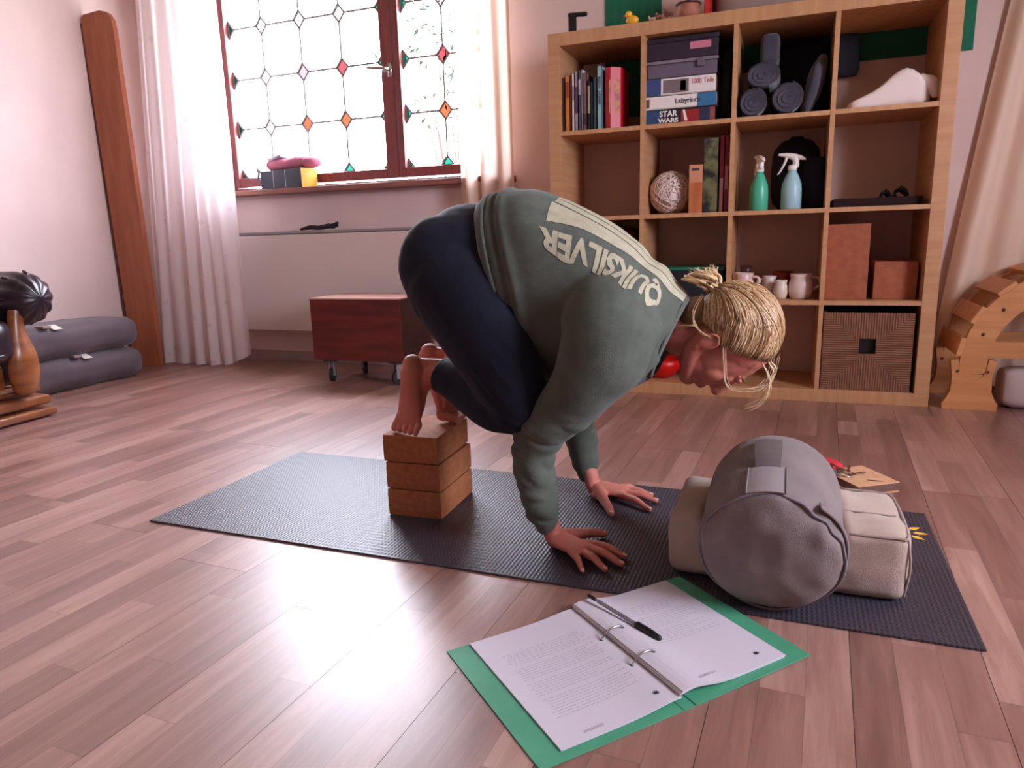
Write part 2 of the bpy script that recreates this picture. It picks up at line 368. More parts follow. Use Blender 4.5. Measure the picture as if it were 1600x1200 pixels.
# window with leaded casements
win = bpy.data.objects.new('window_1', None); COL.objects.link(win); win.location = (-1.2, .46, WZ0); struct(win)
def W(name, g, m, bevel=0, **k): return obj(name, g.off((-1.2, .46, WZ0)), m, win, bevel=bevel, **k)
fy0, fy1 = .43, .50
W('window_frame', G().box(WX0, WX0+.035, fy0, fy1+.02, WZ0, WZ1).box(WX1-.035, WX1, fy0, fy1+.02, WZ0, WZ1).box(WX0, WX1, fy0, fy1+.02, WZ1-.04, WZ1).box(WX0, WX1, fy0, fy1+.02, WZ0, WZ0+.012), m_frame, .004)
def casement(x0, x1, z0, z1, cols, rows, colours, sw=.035, sl=.035, sr=.075):
    W('casement', G().box(x0, x0+sl, fy0-.006, fy1, z0, z1).box(x1-sr, x1, fy0-.006, fy1, z0, z1).box(x0+sl, x1-sr, fy0-.006, fy1, z0, z0+.05).box(x0+sl, x1-sr, fy0-.006, fy1, z1-.06, z1), m_frame, .005)
    gx0, gx1, gz0, gz1 = cols[0], cols[-1], rows[0], rows[-1]; d = .036; dz = .045; yg = .462; lead = G()
    def bar(a, b, w=.0046):
        ax, az = a; bx, bz = b; L = math.hypot(bx-ax, bz-az); nx, nz_ = -(bz-az)/L*w, (bx-ax)/L*w
        lead.prism([(ax+nx, az+nz_), (ax-nx, az-nz_), (bx-nx, bz-nz_), (bx+nx, bz+nz_)], 1, yg-.004, yg+.004)
    for i in range(len(cols)-1):
        for j in range(len(rows)-1):
            a, b, c, e = cols[i], cols[i+1], rows[j], rows[j+1]
            W('pane', G().prism([(a+d, c), (b-d, c), (b, c+dz), (b, e-dz), (b-d, e), (a+d, e), (a, e-dz), (a, c+dz)], 1, yg-.0015, yg+.0015), g_clear)
    for i, x in enumerate(cols):
        for j, z in enumerate(rows):
            P = [(x+d, z), (x, z+dz), (x-d, z), (x, z-dz)]
            P = [(min(max(p, gx0), gx1), min(max(q, gz0), gz1)) for p, q in P]
            Q = [p for k, p in enumerate(P) if p != P[k-1]]
            if len(Q) >= 3 and abs(sum(Q[k-1][0]*Q[k][1]-Q[k][0]*Q[k-1][1] for k in range(len(Q)))) > 1e-6:
                W('coloured_pane', G().prism(Q, 1, yg-.002, yg+.002), colours(i, j, len(cols), len(rows)))
            for k in range(4):
                if P[k-1] != P[k]: bar(P[k-1], P[k])
            if i+1 < len(cols) and 0 < j < len(rows)-1: bar((x+d, z), (cols[i+1]-d, z))
            if j+1 < len(rows) and 0 < i < len(cols)-1: bar((x, z+dz), (x, rows[j+1]-dz))
    W('lead_came', lead, m_grey)
def colL(i, j, n, m):
    if i in (0, n-1) or j in (0, m-1): return g_green
    if i == 1 or j >= 3: return g_pale
    if i == 2: return (g_orange if j == 1 else g_pink)
    return g_orange if j == 1 else g_red
def colR(i, j, n, m):
    if i in (0, n-1) or j in (0, m-1): return g_green
    return (g_orange, g_red, g_pale, g_pale)[min(j-1, 3)]
rows = [1.052, 1.32, 1.585, 1.85, 2.115, 2.25]
casement(WX0+.03, -.965, 1.0, 2.27, [-2.012, -1.79, -1.54, -1.29, -1.036], rows, colL, sl=.028, sr=.072)
casement(-.96, WX1-.03, 1.0, 2.27, [-.925, -.697, -.47], rows, colR, sl=.036, sr=.036)
# handle
h = G(); h.tube([(-.985, .424, 1.535), (-.985, .39, 1.535), (-1.0, .382, 1.537), (-1.09, .382, 1.545)], .009, 8); h.prism([(-.998, 1.50), (-.972, 1.50), (-.972, 1.57), (-.998, 1.57)], 1, .418, .426)
W('window_handle', h, m_chrome, smooth=True)
W('casement_stay', G().tube([(-1.86, .43, 1.03), (-1.86, .40, 1.035), (-1.85, .40, 1.075)], .008, 8).ball((-1.85, .40, 1.085), .014, 10, 6), m_grey, smooth=True)
W('window_sill', G().box(-2.12, -.30, .29, .47, .945, .972), m_sill, .004)

# radiator under the window
rad = thing('radiator', 'flat white panel radiator under the leaded window', 'radiator', (-1.35, .34, 0)); rad.scale = (1.24, 1, 1)
obj('front_panel', G().box(-.56, .56, -.045, -.03, .192, .725), m_white, rad, bevel=.004)
obj('back_panel', G().box(-.56, .56, .02, .035, .2, .72), m_white, rad)
for x in (-.555, .555): obj('side_cover', G().box(x-.007, x+.007, -.03, .035, .195, .735), m_white, rad)
gr = G().box(-.562, .562, -.047, .04, .728, .742)
obj('top_grille', gr, m_grey, rad, bevel=.002)
for x in (-.4, .4): obj('wall_bracket', G().box(x-.02, x+.02, .03, .045, .25, .65), m_grey, rad)
obj('pipe', G().tube([(.5, .0, .2), (.5, .0, .08), (.5, .05, .06)], .01, 8), m_white, rad, smooth=True)
# wide panel the radiator hangs on
struct(obj('trim_1', G().box(-2.2, -.45, YB-.012, YB, .0, .93), m_wall))

# ------------------------------------------------------------------ cube shelf
CE, DV, OP, DEP = .335, .05/3, .05, .385
def cellx(i): return OP+i*(CE+DV)          # left edge of cell i
def cellz(j): return 1.44-CE-j*(CE+DV)     # floor of row j
sh = thing('cube_shelf', 'large birch-coloured open cube shelf of four by four compartments', 'shelf', (0, 0, 0))
obj('side_panel', G().box(0, OP, 0, DEP, 0, 1.49), m_shelf, sh, bevel=.001)
obj('side_panel', G().box(1.44, 1.49, 0, DEP, 0, 1.49), m_shelf, sh, bevel=.001)
obj('top_panel', G().box(OP, 1.44, 0, DEP, 1.44, 1.49), m_shelf_x, sh, bevel=.001)
obj('bottom_panel', G().box(OP, 1.44, 0, DEP, 0, OP), m_shelf_x, sh, bevel=.001)
for i in range(3):
    x = cellx(i+1)-DV; obj('upright_divider', G().box(x, x+DV, .001, DEP-.002, OP, 1.44), m_shelf, sh)
for j in range(3):
    z = cellz(j)-DV
    for i in range(4): obj('shelf_board', G().box(cellx(i), cellx(i)+CE, .002, DEP-.003, z, z+DV), m_shelf_x, sh)

# green hangings behind the shelf
def hang(name, label, x0, x1, z0, z1, y, m, cat='cloth'):
    g = G(); n = 16
    for k in range(2):
        pass
    top = [(x0+(x1-x0)*i/n, y+.0012*math.sin(i*2.1)) for i in range(n+1)]
    pts = top+[(x, yy+.003) for x, yy in reversed(top)]
    g.prism(pts, 2, z0, z1); return tag(obj(name, g, m), label, cat)
m_gcl = mat('dark_green_felt', (22, 112, 84), .8, (18, 100, 74), 8)
hang('green_cloth', 'green cloth hanging on the wall above the left end of the shelf', .15, .40, 1.20, 1.98, .393, m_gcl)
hang('green_cloth', 'wide green cloth on the wall sticking out past the right end of the shelf', .62, 1.60, 1.338, 2.0, .393, m_gcl)

# ---- row 0
def book(x0, x1, h, d, col, label, group='books in the top left compartment', y=.03, z=None, i=0, cover=None, band=None, lean=0, name='book', cat='book'):
    z = cellz(0) if z is None else z
    w = x1-x0; t = thing(name, label, cat, ((x0+x1)/2, y+d/2, z), 0, group)
    m = mat('cover_%d_%d_%d' % col, col, .5, tuple(int(c*.9) for c in col), 30)
    obj('cover', G().box(-w/2, -w/2+.002, -d/2, d/2, 0, h).box(w/2-.002, w/2, -d/2, d/2, 0, h).box(-w/2, w/2, -d/2, -d/2+.002, 0, h), m, t)
    obj('page_block', G().box(-w/2+.002, w/2-.002, -d/2+.002, d/2-.004, .003, h-.003), mat('page_edges', (215, 205, 190), .8), t)
    if band: obj('spine_label', G().box(-w*.36, w*.36, -d/2-.0006, -d/2, h*band[1], h*band[2]), mat('band_%d_%d_%d' % band[0], band[0], .6), t)
    if lean: t.rotation_euler = (0, lean, 0)
    return t
book(.051, .062, .215, .17, (70, 42, 36), 'very thin dark brown book against the left shelf side')
book(.063, .084, .222, .17, (214, 130, 62), 'orange paperback, second book from the left', band=((150, 70, 40), .62, .9))
book(.0845, .091, .224, .17, (160, 60, 44), 'thin rust red book beside the orange paperback')
book(.092, .104, .228, .17, (226, 214, 212), 'white spined book beside the rust red one', band=((150, 130, 140), .55, .8))
book(.105, .119, .236, .17, (170, 150, 158), 'pale mauve book with a speckled spine', band=((90, 60, 80), .3, .75))
book(.120, .132, .240, .17, (88, 78, 100), 'dusky purple book left of the thin white one', band=((180, 170, 180), .6, .85))
book(.133, .1385, .242, .17, (236, 226, 230), 'very thin white booklet taller than the purple book')
book(.1395, .157, .228, .17, (128, 92, 98), 'dusty pink book right of the thin white booklet', band=((70, 40, 46), .1, .3))
book(.159, .172, .195, .17, (34, 32, 40), 'low black book in the middle of the row', band=((170, 150, 130), .35, .9))
book(.173, .183, .190, .17, (52, 60, 72), 'low slate grey book right of the black one')
book(.184, .199, .205, .17, (64, 82, 84), 'dark teal book left of the light blue one')
b = book(.201, .221, .248, .17, (150, 186, 196), 'tall light blue hardback with black lettering on its spine')
sl = G()
for k in range(16):
    if k != 8: sl.box(-.0045, .0045, -.0866, -.0857, .10+k*.0068, .1048+k*.0068)
obj('spine_lettering', sl, m_inkd, b)['kind'] = 'stuff'
# glossy red folder with rounded front
t = thing('ring_folder', 'thick glossy red folder with a rounded spine beside the light blue book', 'folder', (.265, .10, cellz(0)))
pts = [(-.036, .08)]+[(-.036+.0+.03*(1-math.cos(a)), -.05-.03*math.sin(a)) for a in [k*PI/10 for k in range(0, 6)]]+[(.03, -.055), (.036, -.03), (.036, .08)]
obj('cover', G().prism(pts, 2, 0, .238), mat('red_gloss', (186, 20, 44), .42), t, smooth=False)
obj('sticker', G().prism([(-.012, -.0826), (.028, -.058), (.028, -.056), (-.012, -.0806)], 2, .06, .19), mat('sticker', (150, 40, 50), .5, (190, 120, 50), 40), t)

# game boxes in second compartment
def gbox(label, x0, x1, z0, z1, cols, y=.04, d=.25, name='game_box', lid=True):
    t = thing(name, label, 'box', ((x0+x1)/2, y+d/2, z0), 0, 'boxed games in the second top compartment')
    w = x1-x0; h = z1-z0-.0015
    obj('tray', G().box(-w/2+.003, w/2-.003, -d/2+.003, d/2-.003, 0, h*.6), mat('tray_card', (200, 190, 180), .7), t)
    obj('lid', G().box(-w/2, w/2, -d/2, d/2, .003, h), mat('lid_%d_%d_%d' % cols[0], cols[0], .45), t, bevel=.001)
    for (a, b, c0, c1, col) in cols[1:]:
        obj('printed_panel', G().box(-w/2+a*w, -w/2+b*w, -d/2-.0005, -d/2, c0*h, c1*h), mat('print_%d_%d_%d' % col, col, .5), t)
    return t, w, d, h
z = cellz(0)
t, w, d, h = gbox('dark game box with a white star lettering at the bottom of the stack', .398, .672, z, z+.058, [(34, 26, 34), (0, .22, 0, 1, (44, 72, 108)), (.52, .78, .04, .9, (150, 30, 34)), (.78, .93, .04, .96, (40, 44, 74)), (.93, 1, .04, .96, (140, 70, 66))])
text('box_lettering', 'STAR', .030, mat('white_print', (236, 230, 226), .6), t, (-.045, -d/2-.001, .040), (PI/2, 0, 0), bold=.001, sx=1)
text('box_lettering', 'WARS', .022, MATS['white_print'], t, (-.045, -d/2-.001, .015), (PI/2, 0, 0), bold=.001, sx=1.3)
obj('printed_streak', G().prism([(.02, .01), (.032, .01), (.02, .052), (.012, .052)], 1, -d/2-.0012, -d/2-.0005), MATS['white_print'], t)
t, w, d, h = gbox('white game box with small black lettering and a blue right end', .395, .676, z+.060, z+.110, [(232, 222, 216), (.74, 1, 0, 1, (50, 108, 152)), (.02, .07, .15, .85, (96, 70, 72))])
text('box_lettering', 'Labyrinth', .026, m_inkd, t, (.03, -d/2-.001, .026), (PI/2, 0, 0), bold=.0005, sx=1)
t, w, d, h = gbox('puzzle box with a picture strip and red lettering on white', .400, .672, z+.112, z+.176, [(228, 218, 216), (0, .22, 0, 1, (58, 74, 124)), (.25, .62, .1, .9, (120, 104, 108)), (.5, .58, .2, .8, (196, 180, 170))])
text('box_lettering', '1000 Teile', .026, mat('red_ink', (176, 60, 70), .6), t, (.086, -d/2-.001, .042), (PI/2, 0, 0), sx=.8)
t = thing('storage_box', 'translucent grey plastic storage box above the puzzle box', 'box', (.54, .165, z+.178), 0, 'boxed games in the second top compartment')
mp_ = mat('smoky_plastic', (104, 92, 108), .3)
obj('body', G().box(-.135, .135, -.12, .12, 0, .052), mp_, t, bevel=.005); obj('lid', G().box(-.14, .14, -.125, .125, .052, .064), mat('smoky_lid', (128, 116, 128), .35), t, bevel=.003)
obj('latch', G().box(.06, .09, -.131, -.125, .03, .06), mp_, t)
t = thing('storage_box', 'dark plum storage box with a pink label, topmost of its stack', 'box', (.54, .165, z+.2435), 0, 'boxed games in the second top compartment')
md = mat('plum_card', (46, 32, 50), .5)
obj('body', G().box(-.138, .138, -.12, .12, 0, .066), md, t, bevel=.003); obj('lid', G().box(-.14, .14, -.123, .123, .066, .082), md, t, bevel=.002)
obj('pink_label', G().box(.03, .11, -.1212, -.12, .032, .058), mat('pink_label', (206, 120, 146), .6), t)
g = rbox(.045, .2, .27, .02, 5); tag(obj('bag', g, mat('black_nylon', (22, 20, 28), .8), loc=(.705, .2, z), smooth=True), 'black bag squeezed between the game boxes and the upright', 'bag')

# rolled grey blankets
m_roll = mat('grey_fleece', (70, 66, 78), .95, (62, 58, 70), 20, bump=.6, bscale=200, sheen=.3)
def roll(name, label, c, r, L, rx=0, flat=1.0, rz=0):
    t = thing(name, label, 'blanket', c, rz, 'rolled grey blankets in the third top compartment')
    g = G(); prof = []; turns = 3.2; n = 110
    for k in range(n+1):
        a = k/n*turns*2*PI; rr = r*(.14+.86*k/n); prof.append((rr*math.cos(a), rr*math.sin(a)*flat))
    th = r*.86/turns*.86; inner = []
    for k, (x, z_) in enumerate(prof):
        q = math.hypot(x, z_); s_ = max(q-th, .002)/max(q, 1e-6); inner.append((x*s_, z_*s_))
    for k in range(n):
        a0, a1, b0, b1 = prof[k], prof[k+1], inner[k], inner[k+1]
        ys, ye = -L/2, L/2
        v = [(a0[0], ys, a0[1]), (a1[0], ys, a1[1]), (b1[0], ys+.004, b1[1]), (b0[0], ys+.004, b0[1]), (a0[0], ye, a0[1]), (a1[0], ye, a1[1]), (b1[0], ye, b1[1]), (b0[0], ye, b0[1])]
        g.add(v, [(0, 1, 2, 3), (4, 7, 6, 5), (0, 4, 5, 1), (3, 2, 6, 7)])
    obj('rolled_layers', g, m_roll, t, smooth=False)
    obj('core', G().tube([(0, -L/2+.004+.0, 0), (0, L/2-.01, 0)], r*.9, 20, cap=False, upv=(0, 0, 1), flat=[(r*.9, r*.9*flat)]*2), mat('roll_core', (60, 56, 68), .95), t, smooth=True)
    return t
z = cellz(0)
roll('rolled_blanket', 'rolled grey blanket lying lowest at the left of its compartment', (.812, .16, z+.056), .055, .26)
roll('rolled_blanket', 'grey blanket roll in the middle of its compartment, beside the lowest one', (.935, .16, z+.062), .062, .26, flat=.96)
roll('rolled_blanket', 'grey blanket roll resting on top of the other two', (.845, .16, z+.152), .066, .26, flat=.74)
g = G().tube([(.0, 0, .0), (.02, 0, .06), (.035, 0, .13), (.05, 0, .175)], 0, 12, flat=[(.10, .022), (.11, .03), (.10, .03), (.06, .02)], upv=(1, 0, 0), res=4)
tag(obj('folded_blanket', g, m_roll, loc=(1.005, .13, z+.024), smooth=True), 'grey blanket end standing upright right of the rolls', 'blanket')
g = G().box(-.035, .035, -.05, .05, 0, .085)
tag(obj('folded_blanket', rbox(.07, .16, .11, .02, 6), m_roll, loc=(.865, .17, z+.202), smooth=True), 'small folded grey blanket on top of the rolls', 'blanket')
m_pack = mat('navy_black_nylon', (20, 20, 34), .85, bump=.3, bscale=80)
t = thing('backpack', 'dark backpack behind the rolled blankets', 'backpack', (1.0, .31, z))
obj('body', rbox(.20, .1, .31, .04, 8, .01), m_pack, t, (-.02, 0, 0), smooth=True); obj('front_pocket', rbox(.11, .03, .14, .012, 5), m_pack, t, (0, -.055, .04), smooth=True)
# white cushion cloth
def whitesag(p):
    x, y, zz = p; hump = .55+.45*math.exp(-((x-.05)/.06)**2)-.35*max(0, -(x+.02))/.12
    return (x, y, zz*hump+.004*nz(x*25, y*25, zz*10))
t = thing('white_cushion', 'crumpled white cotton cushion in the right end top compartment', 'cushion', (1.285, .16, z))
obj('body', rbox(.27, .22, .135, .03, 12, .0, whitesag), mat('white_cotton', (232, 214, 208), .9, bump=.3, bscale=60), t, smooth=True)
obj('tied_corner', G().tube([(.10, -.09, .09), (.135, -.10, .07), (.15, -.10, .03)], 0, 8, flat=[(.014, .02), (.018, .024), (.010, .016)], res=3), MATS['white_cotton'], t, smooth=True)
t = thing('backpack', 'black bag hanging low behind the white cushion, at the left', 'bag', (1.15, .355, z+.17))
obj('body', rbox(.1, .05, .16, .02, 5), m_pack, t, smooth=True)

# ---- row 1
z = cellz(1)
t = thing('wicker_ball_lamp', 'round white wicker ball lamp on the second shelf', 'lamp', (.49, .15, z+.089))
mwk = mat('white_wicker', (232, 214, 206), .8)
obj('inner_shade', G().ball((0, 0, 0), .079, 24, 16), mat('wicker_inner', (226, 208, 202), .9), t, smooth=True)
g = G(); rr = random.Random(3)
for k in range(46):
    n_ = unit(np.array([rr.gauss(0, 1) for _ in range(3)])); a_ = unit(np.cross(n_, (.3, .5, .8))); b_ = np.cross(n_, a_); R0 = .0865+rr.uniform(-.002, .002)
    ring = [[(a_*math.cos(q)+b_*math.sin(q))*(R0+dr)+n_*dn for dr, dn in ((0, -.0014), (.0025, -.0014), (.0025, .0014), (0, .0014))] for q in [i*2*PI/28 for i in range(29)]]
    g.rings(ring)
w_ = obj('wicker_strand', g, mwk, t); w_['kind'] = 'stuff'
for v_ in (0,): obj('cord', G().tube([(0, .08, -.03), (.03, .13, -.07), (.06, .2, -.086)], .002, 6), mwk, t, smooth=True)
t = thing('wooden_box', 'slim tan wooden box with a dark stamp, standing upright beside the wicker lamp', 'box', (.604, .12, z))
obj('body', G().box(-.027, .027, -.08, .08, 0, .19), mat('tan_wood', (196, 112, 66), .6, (176, 96, 54), 5, (8, 8, 1)), t, bevel=.002)
obj('front_label', G().box(-.0255, .0255, -.081, -.08, .12, .188), mat('tan_label', (206, 140, 104), .6), t)
obj('dark_stamp', G().box(-.016, .014, -.082, -.081, .166, .176), m_inkd, t)
t = thing('tall_box', 'tall slim box printed with dark leaves and green olives', 'box', (.661, .12, z))
obj('body', G().box(-.028, .028, -.08, .08, 0, .288), mat('leaf_print', (34, 34, 34), .4, (112, 110, 74), 18, contrast=(.42, .58)), t, bevel=.002)
book(.694, .7125, .295, .16, (176, 52, 82), 'tall raspberry pink book standing against the upright', None, y=.05, z=z, band=((216, 170, 176), .0, .45))
book(.7135, .732, .29, .16, (140, 34, 58), 'tall dark red book squeezed beside the raspberry pink one', None, y=.05, z=z, band=((190, 120, 130), .3, .62))
def spray(label, x, y, col, colname, r, h, rz):
    t = thing('spray_bottle', label, 'spray bottle', (x, y, z), rz, 'spray bottles')
    prof = [(r*.9, 0), (r, .006), (r, h*.5), (r*.93, h*.66), (r*.62, h*.86), (r*.40, h*.97), (r*.38, h)]
    obj('bottle', G().lathe(prof, n=20), mat(colname, col, .35), t, smooth=True)
    mw = mat('white_plastic', (236, 226, 222), .4)
    obj('collar', G().lathe([(r*.42, h), (r*.46, h+.002), (r*.44, h+.018), (r*.3, h+.022)], n=16), mw, t, smooth=True)
    hd = G().tube([(.012, 0, h+.018), (.008, 0, h+.045), (-.012, 0, h+.055), (-.05, 0, h+.062)], 0, 10, flat=[(.011, .012), (.013, .013), (.012, .012), (.009, .006)], upv=(0, 0, 1), res=3)
    hd.tube([(-.01, 0, h+.056), (.028, 0, h+.047), (.045, 0, h+.040)], 0, 8, flat=[(.012, .011), (.011, .009), (.005, .004)], res=2)
    obj('spray_head', hd, mw, t, smooth=True)
    obj('trigger', G().tube([(-.024, 0, h+.05), (-.03, 0, h+.03), (-.045, 0, h+.0), (-.054, 0, h-.012)], 0, 8, flat=[(.008, .006), (.008, .005), (.007, .004), (.005, .003)], upv=(1, 0, 0), res=3), mw, t, smooth=True)
    return t
spray('sea green spray bottle with its white head turned to the back', .846, .10, (74, 178, 142), 'sea_green_plastic', .036, .150, math.radians(-70))
spray('pale blue spray bottle with white trigger head pointing left', .968, .10, (160, 196, 206), 'pale_blue_plastic', .039, .150, 0)
t = thing('backpack', 'black backpack standing behind the two spray bottles', 'backpack', (.98, .27, z))
obj('body', rbox(.17, .13, .275, .05, 8, .01), m_pack, t, smooth=True); obj('front_pocket', rbox(.13, .03, .13, .012, 5), m_pack, t, (.0, -.075, .02), smooth=True)
obj('carry_loop', G().tube([(-.03, 0, .27), (-.02, 0, .29), (.02, 0, .29), (.03, 0, .27)], .006, 8), m_pack, t, smooth=True)
tag(obj('pouch', rbox(.09, .12, .2, .03, 6, .005), mat('dark_navy_cloth', (24, 26, 46), .85), loc=(1.055, .2, z), smooth=True), 'dark navy cloth pouch beside the black backpack', 'bag')
t = thing('tray', 'low dark wooden tray on the right end second shelf', 'tray', (1.27, .17, z))
md = mat('dark_wood', (40, 20, 20), .8, spec=.2)
obj('base', G().box(-.15, .15, -.12, .12, 0, .008), md, t)
for a in ((-.15, -.142, -.12, .12), (.142, .15, -.12, .12), (-.142, .142, -.12, -.112), (-.142, .142, .112, .12)): obj('rim', G().box(*a, .008, .032), md, t, bevel=.001)
for k, (x, y, r, L, lab) in enumerate(((1.30, .1, .02, .07, 'coiled black strap lying in the dark tray, the leftmost'), (1.355, .13, .026, .06, 'thick coiled black strap in the dark tray, the rightmost'))):
    g = G(); pts = [(math.cos(a)*r*(1-.03*a), math.sin(a)*.006-.0, r+math.sin(a)*r*(1-.03*a)) for a in [i*.5 for i in range(26)]]
    g.tube([(p[0], p[1]*3, p[2]) for p in pts], 0, 6, flat=[(.014, .003)]*len(pts), upv=(1, .1, 0))
    o_ = tag(obj('coiled_strap', g, m_black, loc=(x, y, z+.012), smooth=True), lab, 'strap')

# ---- row 2
z = cellz(2)
def jug(label, x, y, r, h, col=(226, 202, 196), rz=0, handle=True, name='jug', cat='jug', group='ceramic jugs and cups'):
    t = thing(name, label, cat, (x, y, z), rz, group)
    m = mat('glaze_%d_%d_%d' % col, col, .3)
    obj('body', G().lathe([(r*.7, 0), (r*.85, .006), (r, h*.35), (r*.92, h*.65), (r*.78, h*.82), (r*.9, h), (r*.82, h), (r*.7, h*.82), (r*.8, h*.4), (r*.5, .01)], n=20), m, t, smooth=True)
    if handle: obj('handle', G().tube([(r*.8, 0, h*.85), (r*1.35, 0, h*.82), (r*1.45, 0, h*.55), (r*.92, 0, h*.35)], .006, 8, res=4), m, t, smooth=True)
    return t
jug('pale pink ceramic mug with a wide rim beside the upright', .80, .10, .044, .105, (224, 190, 184), rz=-.3)
jug('white milk jug with handle toward the red cup', .90, .16, .032, .088, (226, 206, 200), rz=PI)
jug('small white egg cup standing in front of the red cup', .945, .09, .028, .075, (222, 208, 190), handle=False, name='egg_cup', cat='cup')
jug('round white ceramic pitcher, rightmost of the jugs', 1.02, .10, .048, .1, (226, 200, 194))
jug('dark red cup standing behind the white jugs', .95, .27, .05, .1, (150, 40, 38), handle=False, name='cup', cat='cup')
jug('dark brown clay cup behind the pale pink mug', .80, .27, .03, .125, (78, 46, 42), handle=False, name='cup', cat='cup')
m_ck2 = mat('red_cork', (168, 92, 60), .7, (150, 78, 50), 30)
def blockthing(label, x0, x1, y0, y1, z0, z1, m, group=None):
    t = thing('wooden_block', label, 'block', ((x0+x1)/2, (y0+y1)/2, z0), 0, group)
    w, d, h = x1-x0, y1-y0, z1-z0
    obj('body', rbox(w, d, h, .004, 4), m, t, smooth=False); return t
blockthing('tall reddish brown box in the third row, right compartment', 1.105, 1.258, .05, .25, z, z+.29, m_ck2)
blockthing('small square reddish brown box beside the taller one', 1.28, 1.43, .07, .25, z, z+.145, m_ck2)
t = thing('storage_crate', 'dark storage crate with green rim, half hidden behind the hair bun', 'crate', (.57, .17, z))
mk = mat('black_crate', (24, 24, 32), .5)
obj('body', G().box(-.15, .15, -.12, .12, 0, .12), mk, t, bevel=.004); obj('rim', G().box(-.155, .155, -.125, .125, .12, .132), mat('green_rim', (28, 110, 82), .4), t, bevel=.003)
t = thing('storage_bag', 'dark red bag filling the left compartment behind the sweatshirt', 'bag', (.21, .2, z)); obj('body', rbox(.28, .25, .3, .04, 6, .005), mat('dark_red_cloth', (92, 22, 36), .8), t, smooth=True)
# ---- row 3
z = OP
t = thing('rattan_box', 'brown woven rattan box with a square black grip hole', 'basket', (1.27, .18, z))
mr = bpy.data.materials.new('woven_rattan'); mr.use_nodes = True; nt = mr.node_tree; L = nt.links; p = nt.nodes['Principled BSDF']
tc = node(nt, 'ShaderNodeTexCoord'); sp = node(nt, 'ShaderNodeSeparateXYZ'); L.new(tc.outputs['Object'], sp.inputs[0])
ax = mth(nt, 'ABSOLUTE', sp.outputs[0]); az = mth(nt, 'ABSOLUTE', mth(nt, 'SUBTRACT', sp.outputs[2], .155))
k_ = mth(nt, 'GREATER_THAN', ax, az)
f_ = mth(nt, 'SINE', mth(nt, 'MULTIPLY', mth(nt, 'ADD', mth(nt, 'MULTIPLY', k_, sp.outputs[2]), mth(nt, 'MULTIPLY', mth(nt, 'SUBTRACT', 1, k_), sp.outputs[0])), 700))
nn = node(nt, 'ShaderNodeTexNoise'); nn.inputs['Scale'].default_value = 18; L.new(tc.outputs['Object'], nn.inputs['Vector'])
r_ = node(nt, 'ShaderNodeValToRGB'); r_.color_ramp.elements[0].color = srgb((108, 68, 48)); r_.color_ramp.elements[1].color = srgb((148, 98, 72)); r_.color_ramp.elements[0].position = .2; r_.color_ramp.elements[1].position = .9
L.new(mth(nt, 'ADD', mth(nt, 'MULTIPLY', mth(nt, 'ADD', f_, 1), .12), mth(nt, 'MULTIPLY', nn.outputs['Fac'], .75)), r_.inputs[0]); L.new(r_.outputs[0], p.inputs['Base Color']); p.inputs['Roughness'].default_value = .75
bb = node(nt, 'ShaderNodeBump'); bb.inputs['Strength'].default_value = .6; bb.inputs['Distance'].default_value = .002; L.new(f_, bb.inputs['Height']); L.new(bb.outputs[0], p.inputs['Normal'])
H = .305; q = .03; cz = .175
g = G(); x0, x1, yf = -.16, .155, -.165
g.box(x0, -q, yf, yf+.012, 0, H).box(q, x1, yf, yf+.012, 0, H).box(-q, q, yf, yf+.012, 0, cz-q).box(-q, q, yf, yf+.012, cz+q, H)
obj('front_side', g, mr, t)
obj('left_side', G().box(x0, x0+.012, yf+.012, .18, 0, H), mr, t); obj('right_side', G().box(x1-.012, x1, yf+.012, .18, 0, H), mr, t)
obj('back_side', G().box(x0+.012, x1-.012, .168, .18, 0, H), mr, t); obj('bottom', G().box(x0+.012, x1-.012, yf+.012, .168, 0, .01), mr, t)
obj('hole_shade_block', G().box(x0+.02, x1-.02, yf+.03, .16, .012, H-.01), m_black, t)  # solid black block stands in for the shade inside the grip hole
t = thing('plastic_bowl', 'bright red plastic bowl on the lowest shelf behind the chin', 'bowl', (.47, .12, z))
obj('body', G().lathe([(.03, 0), (.05, .01), (.085, .05), (.09, .085), (.084, .085), (.078, .05), (.04, .014)], n=24), mat('bright_red', (206, 14, 18), .35), t, smooth=True)

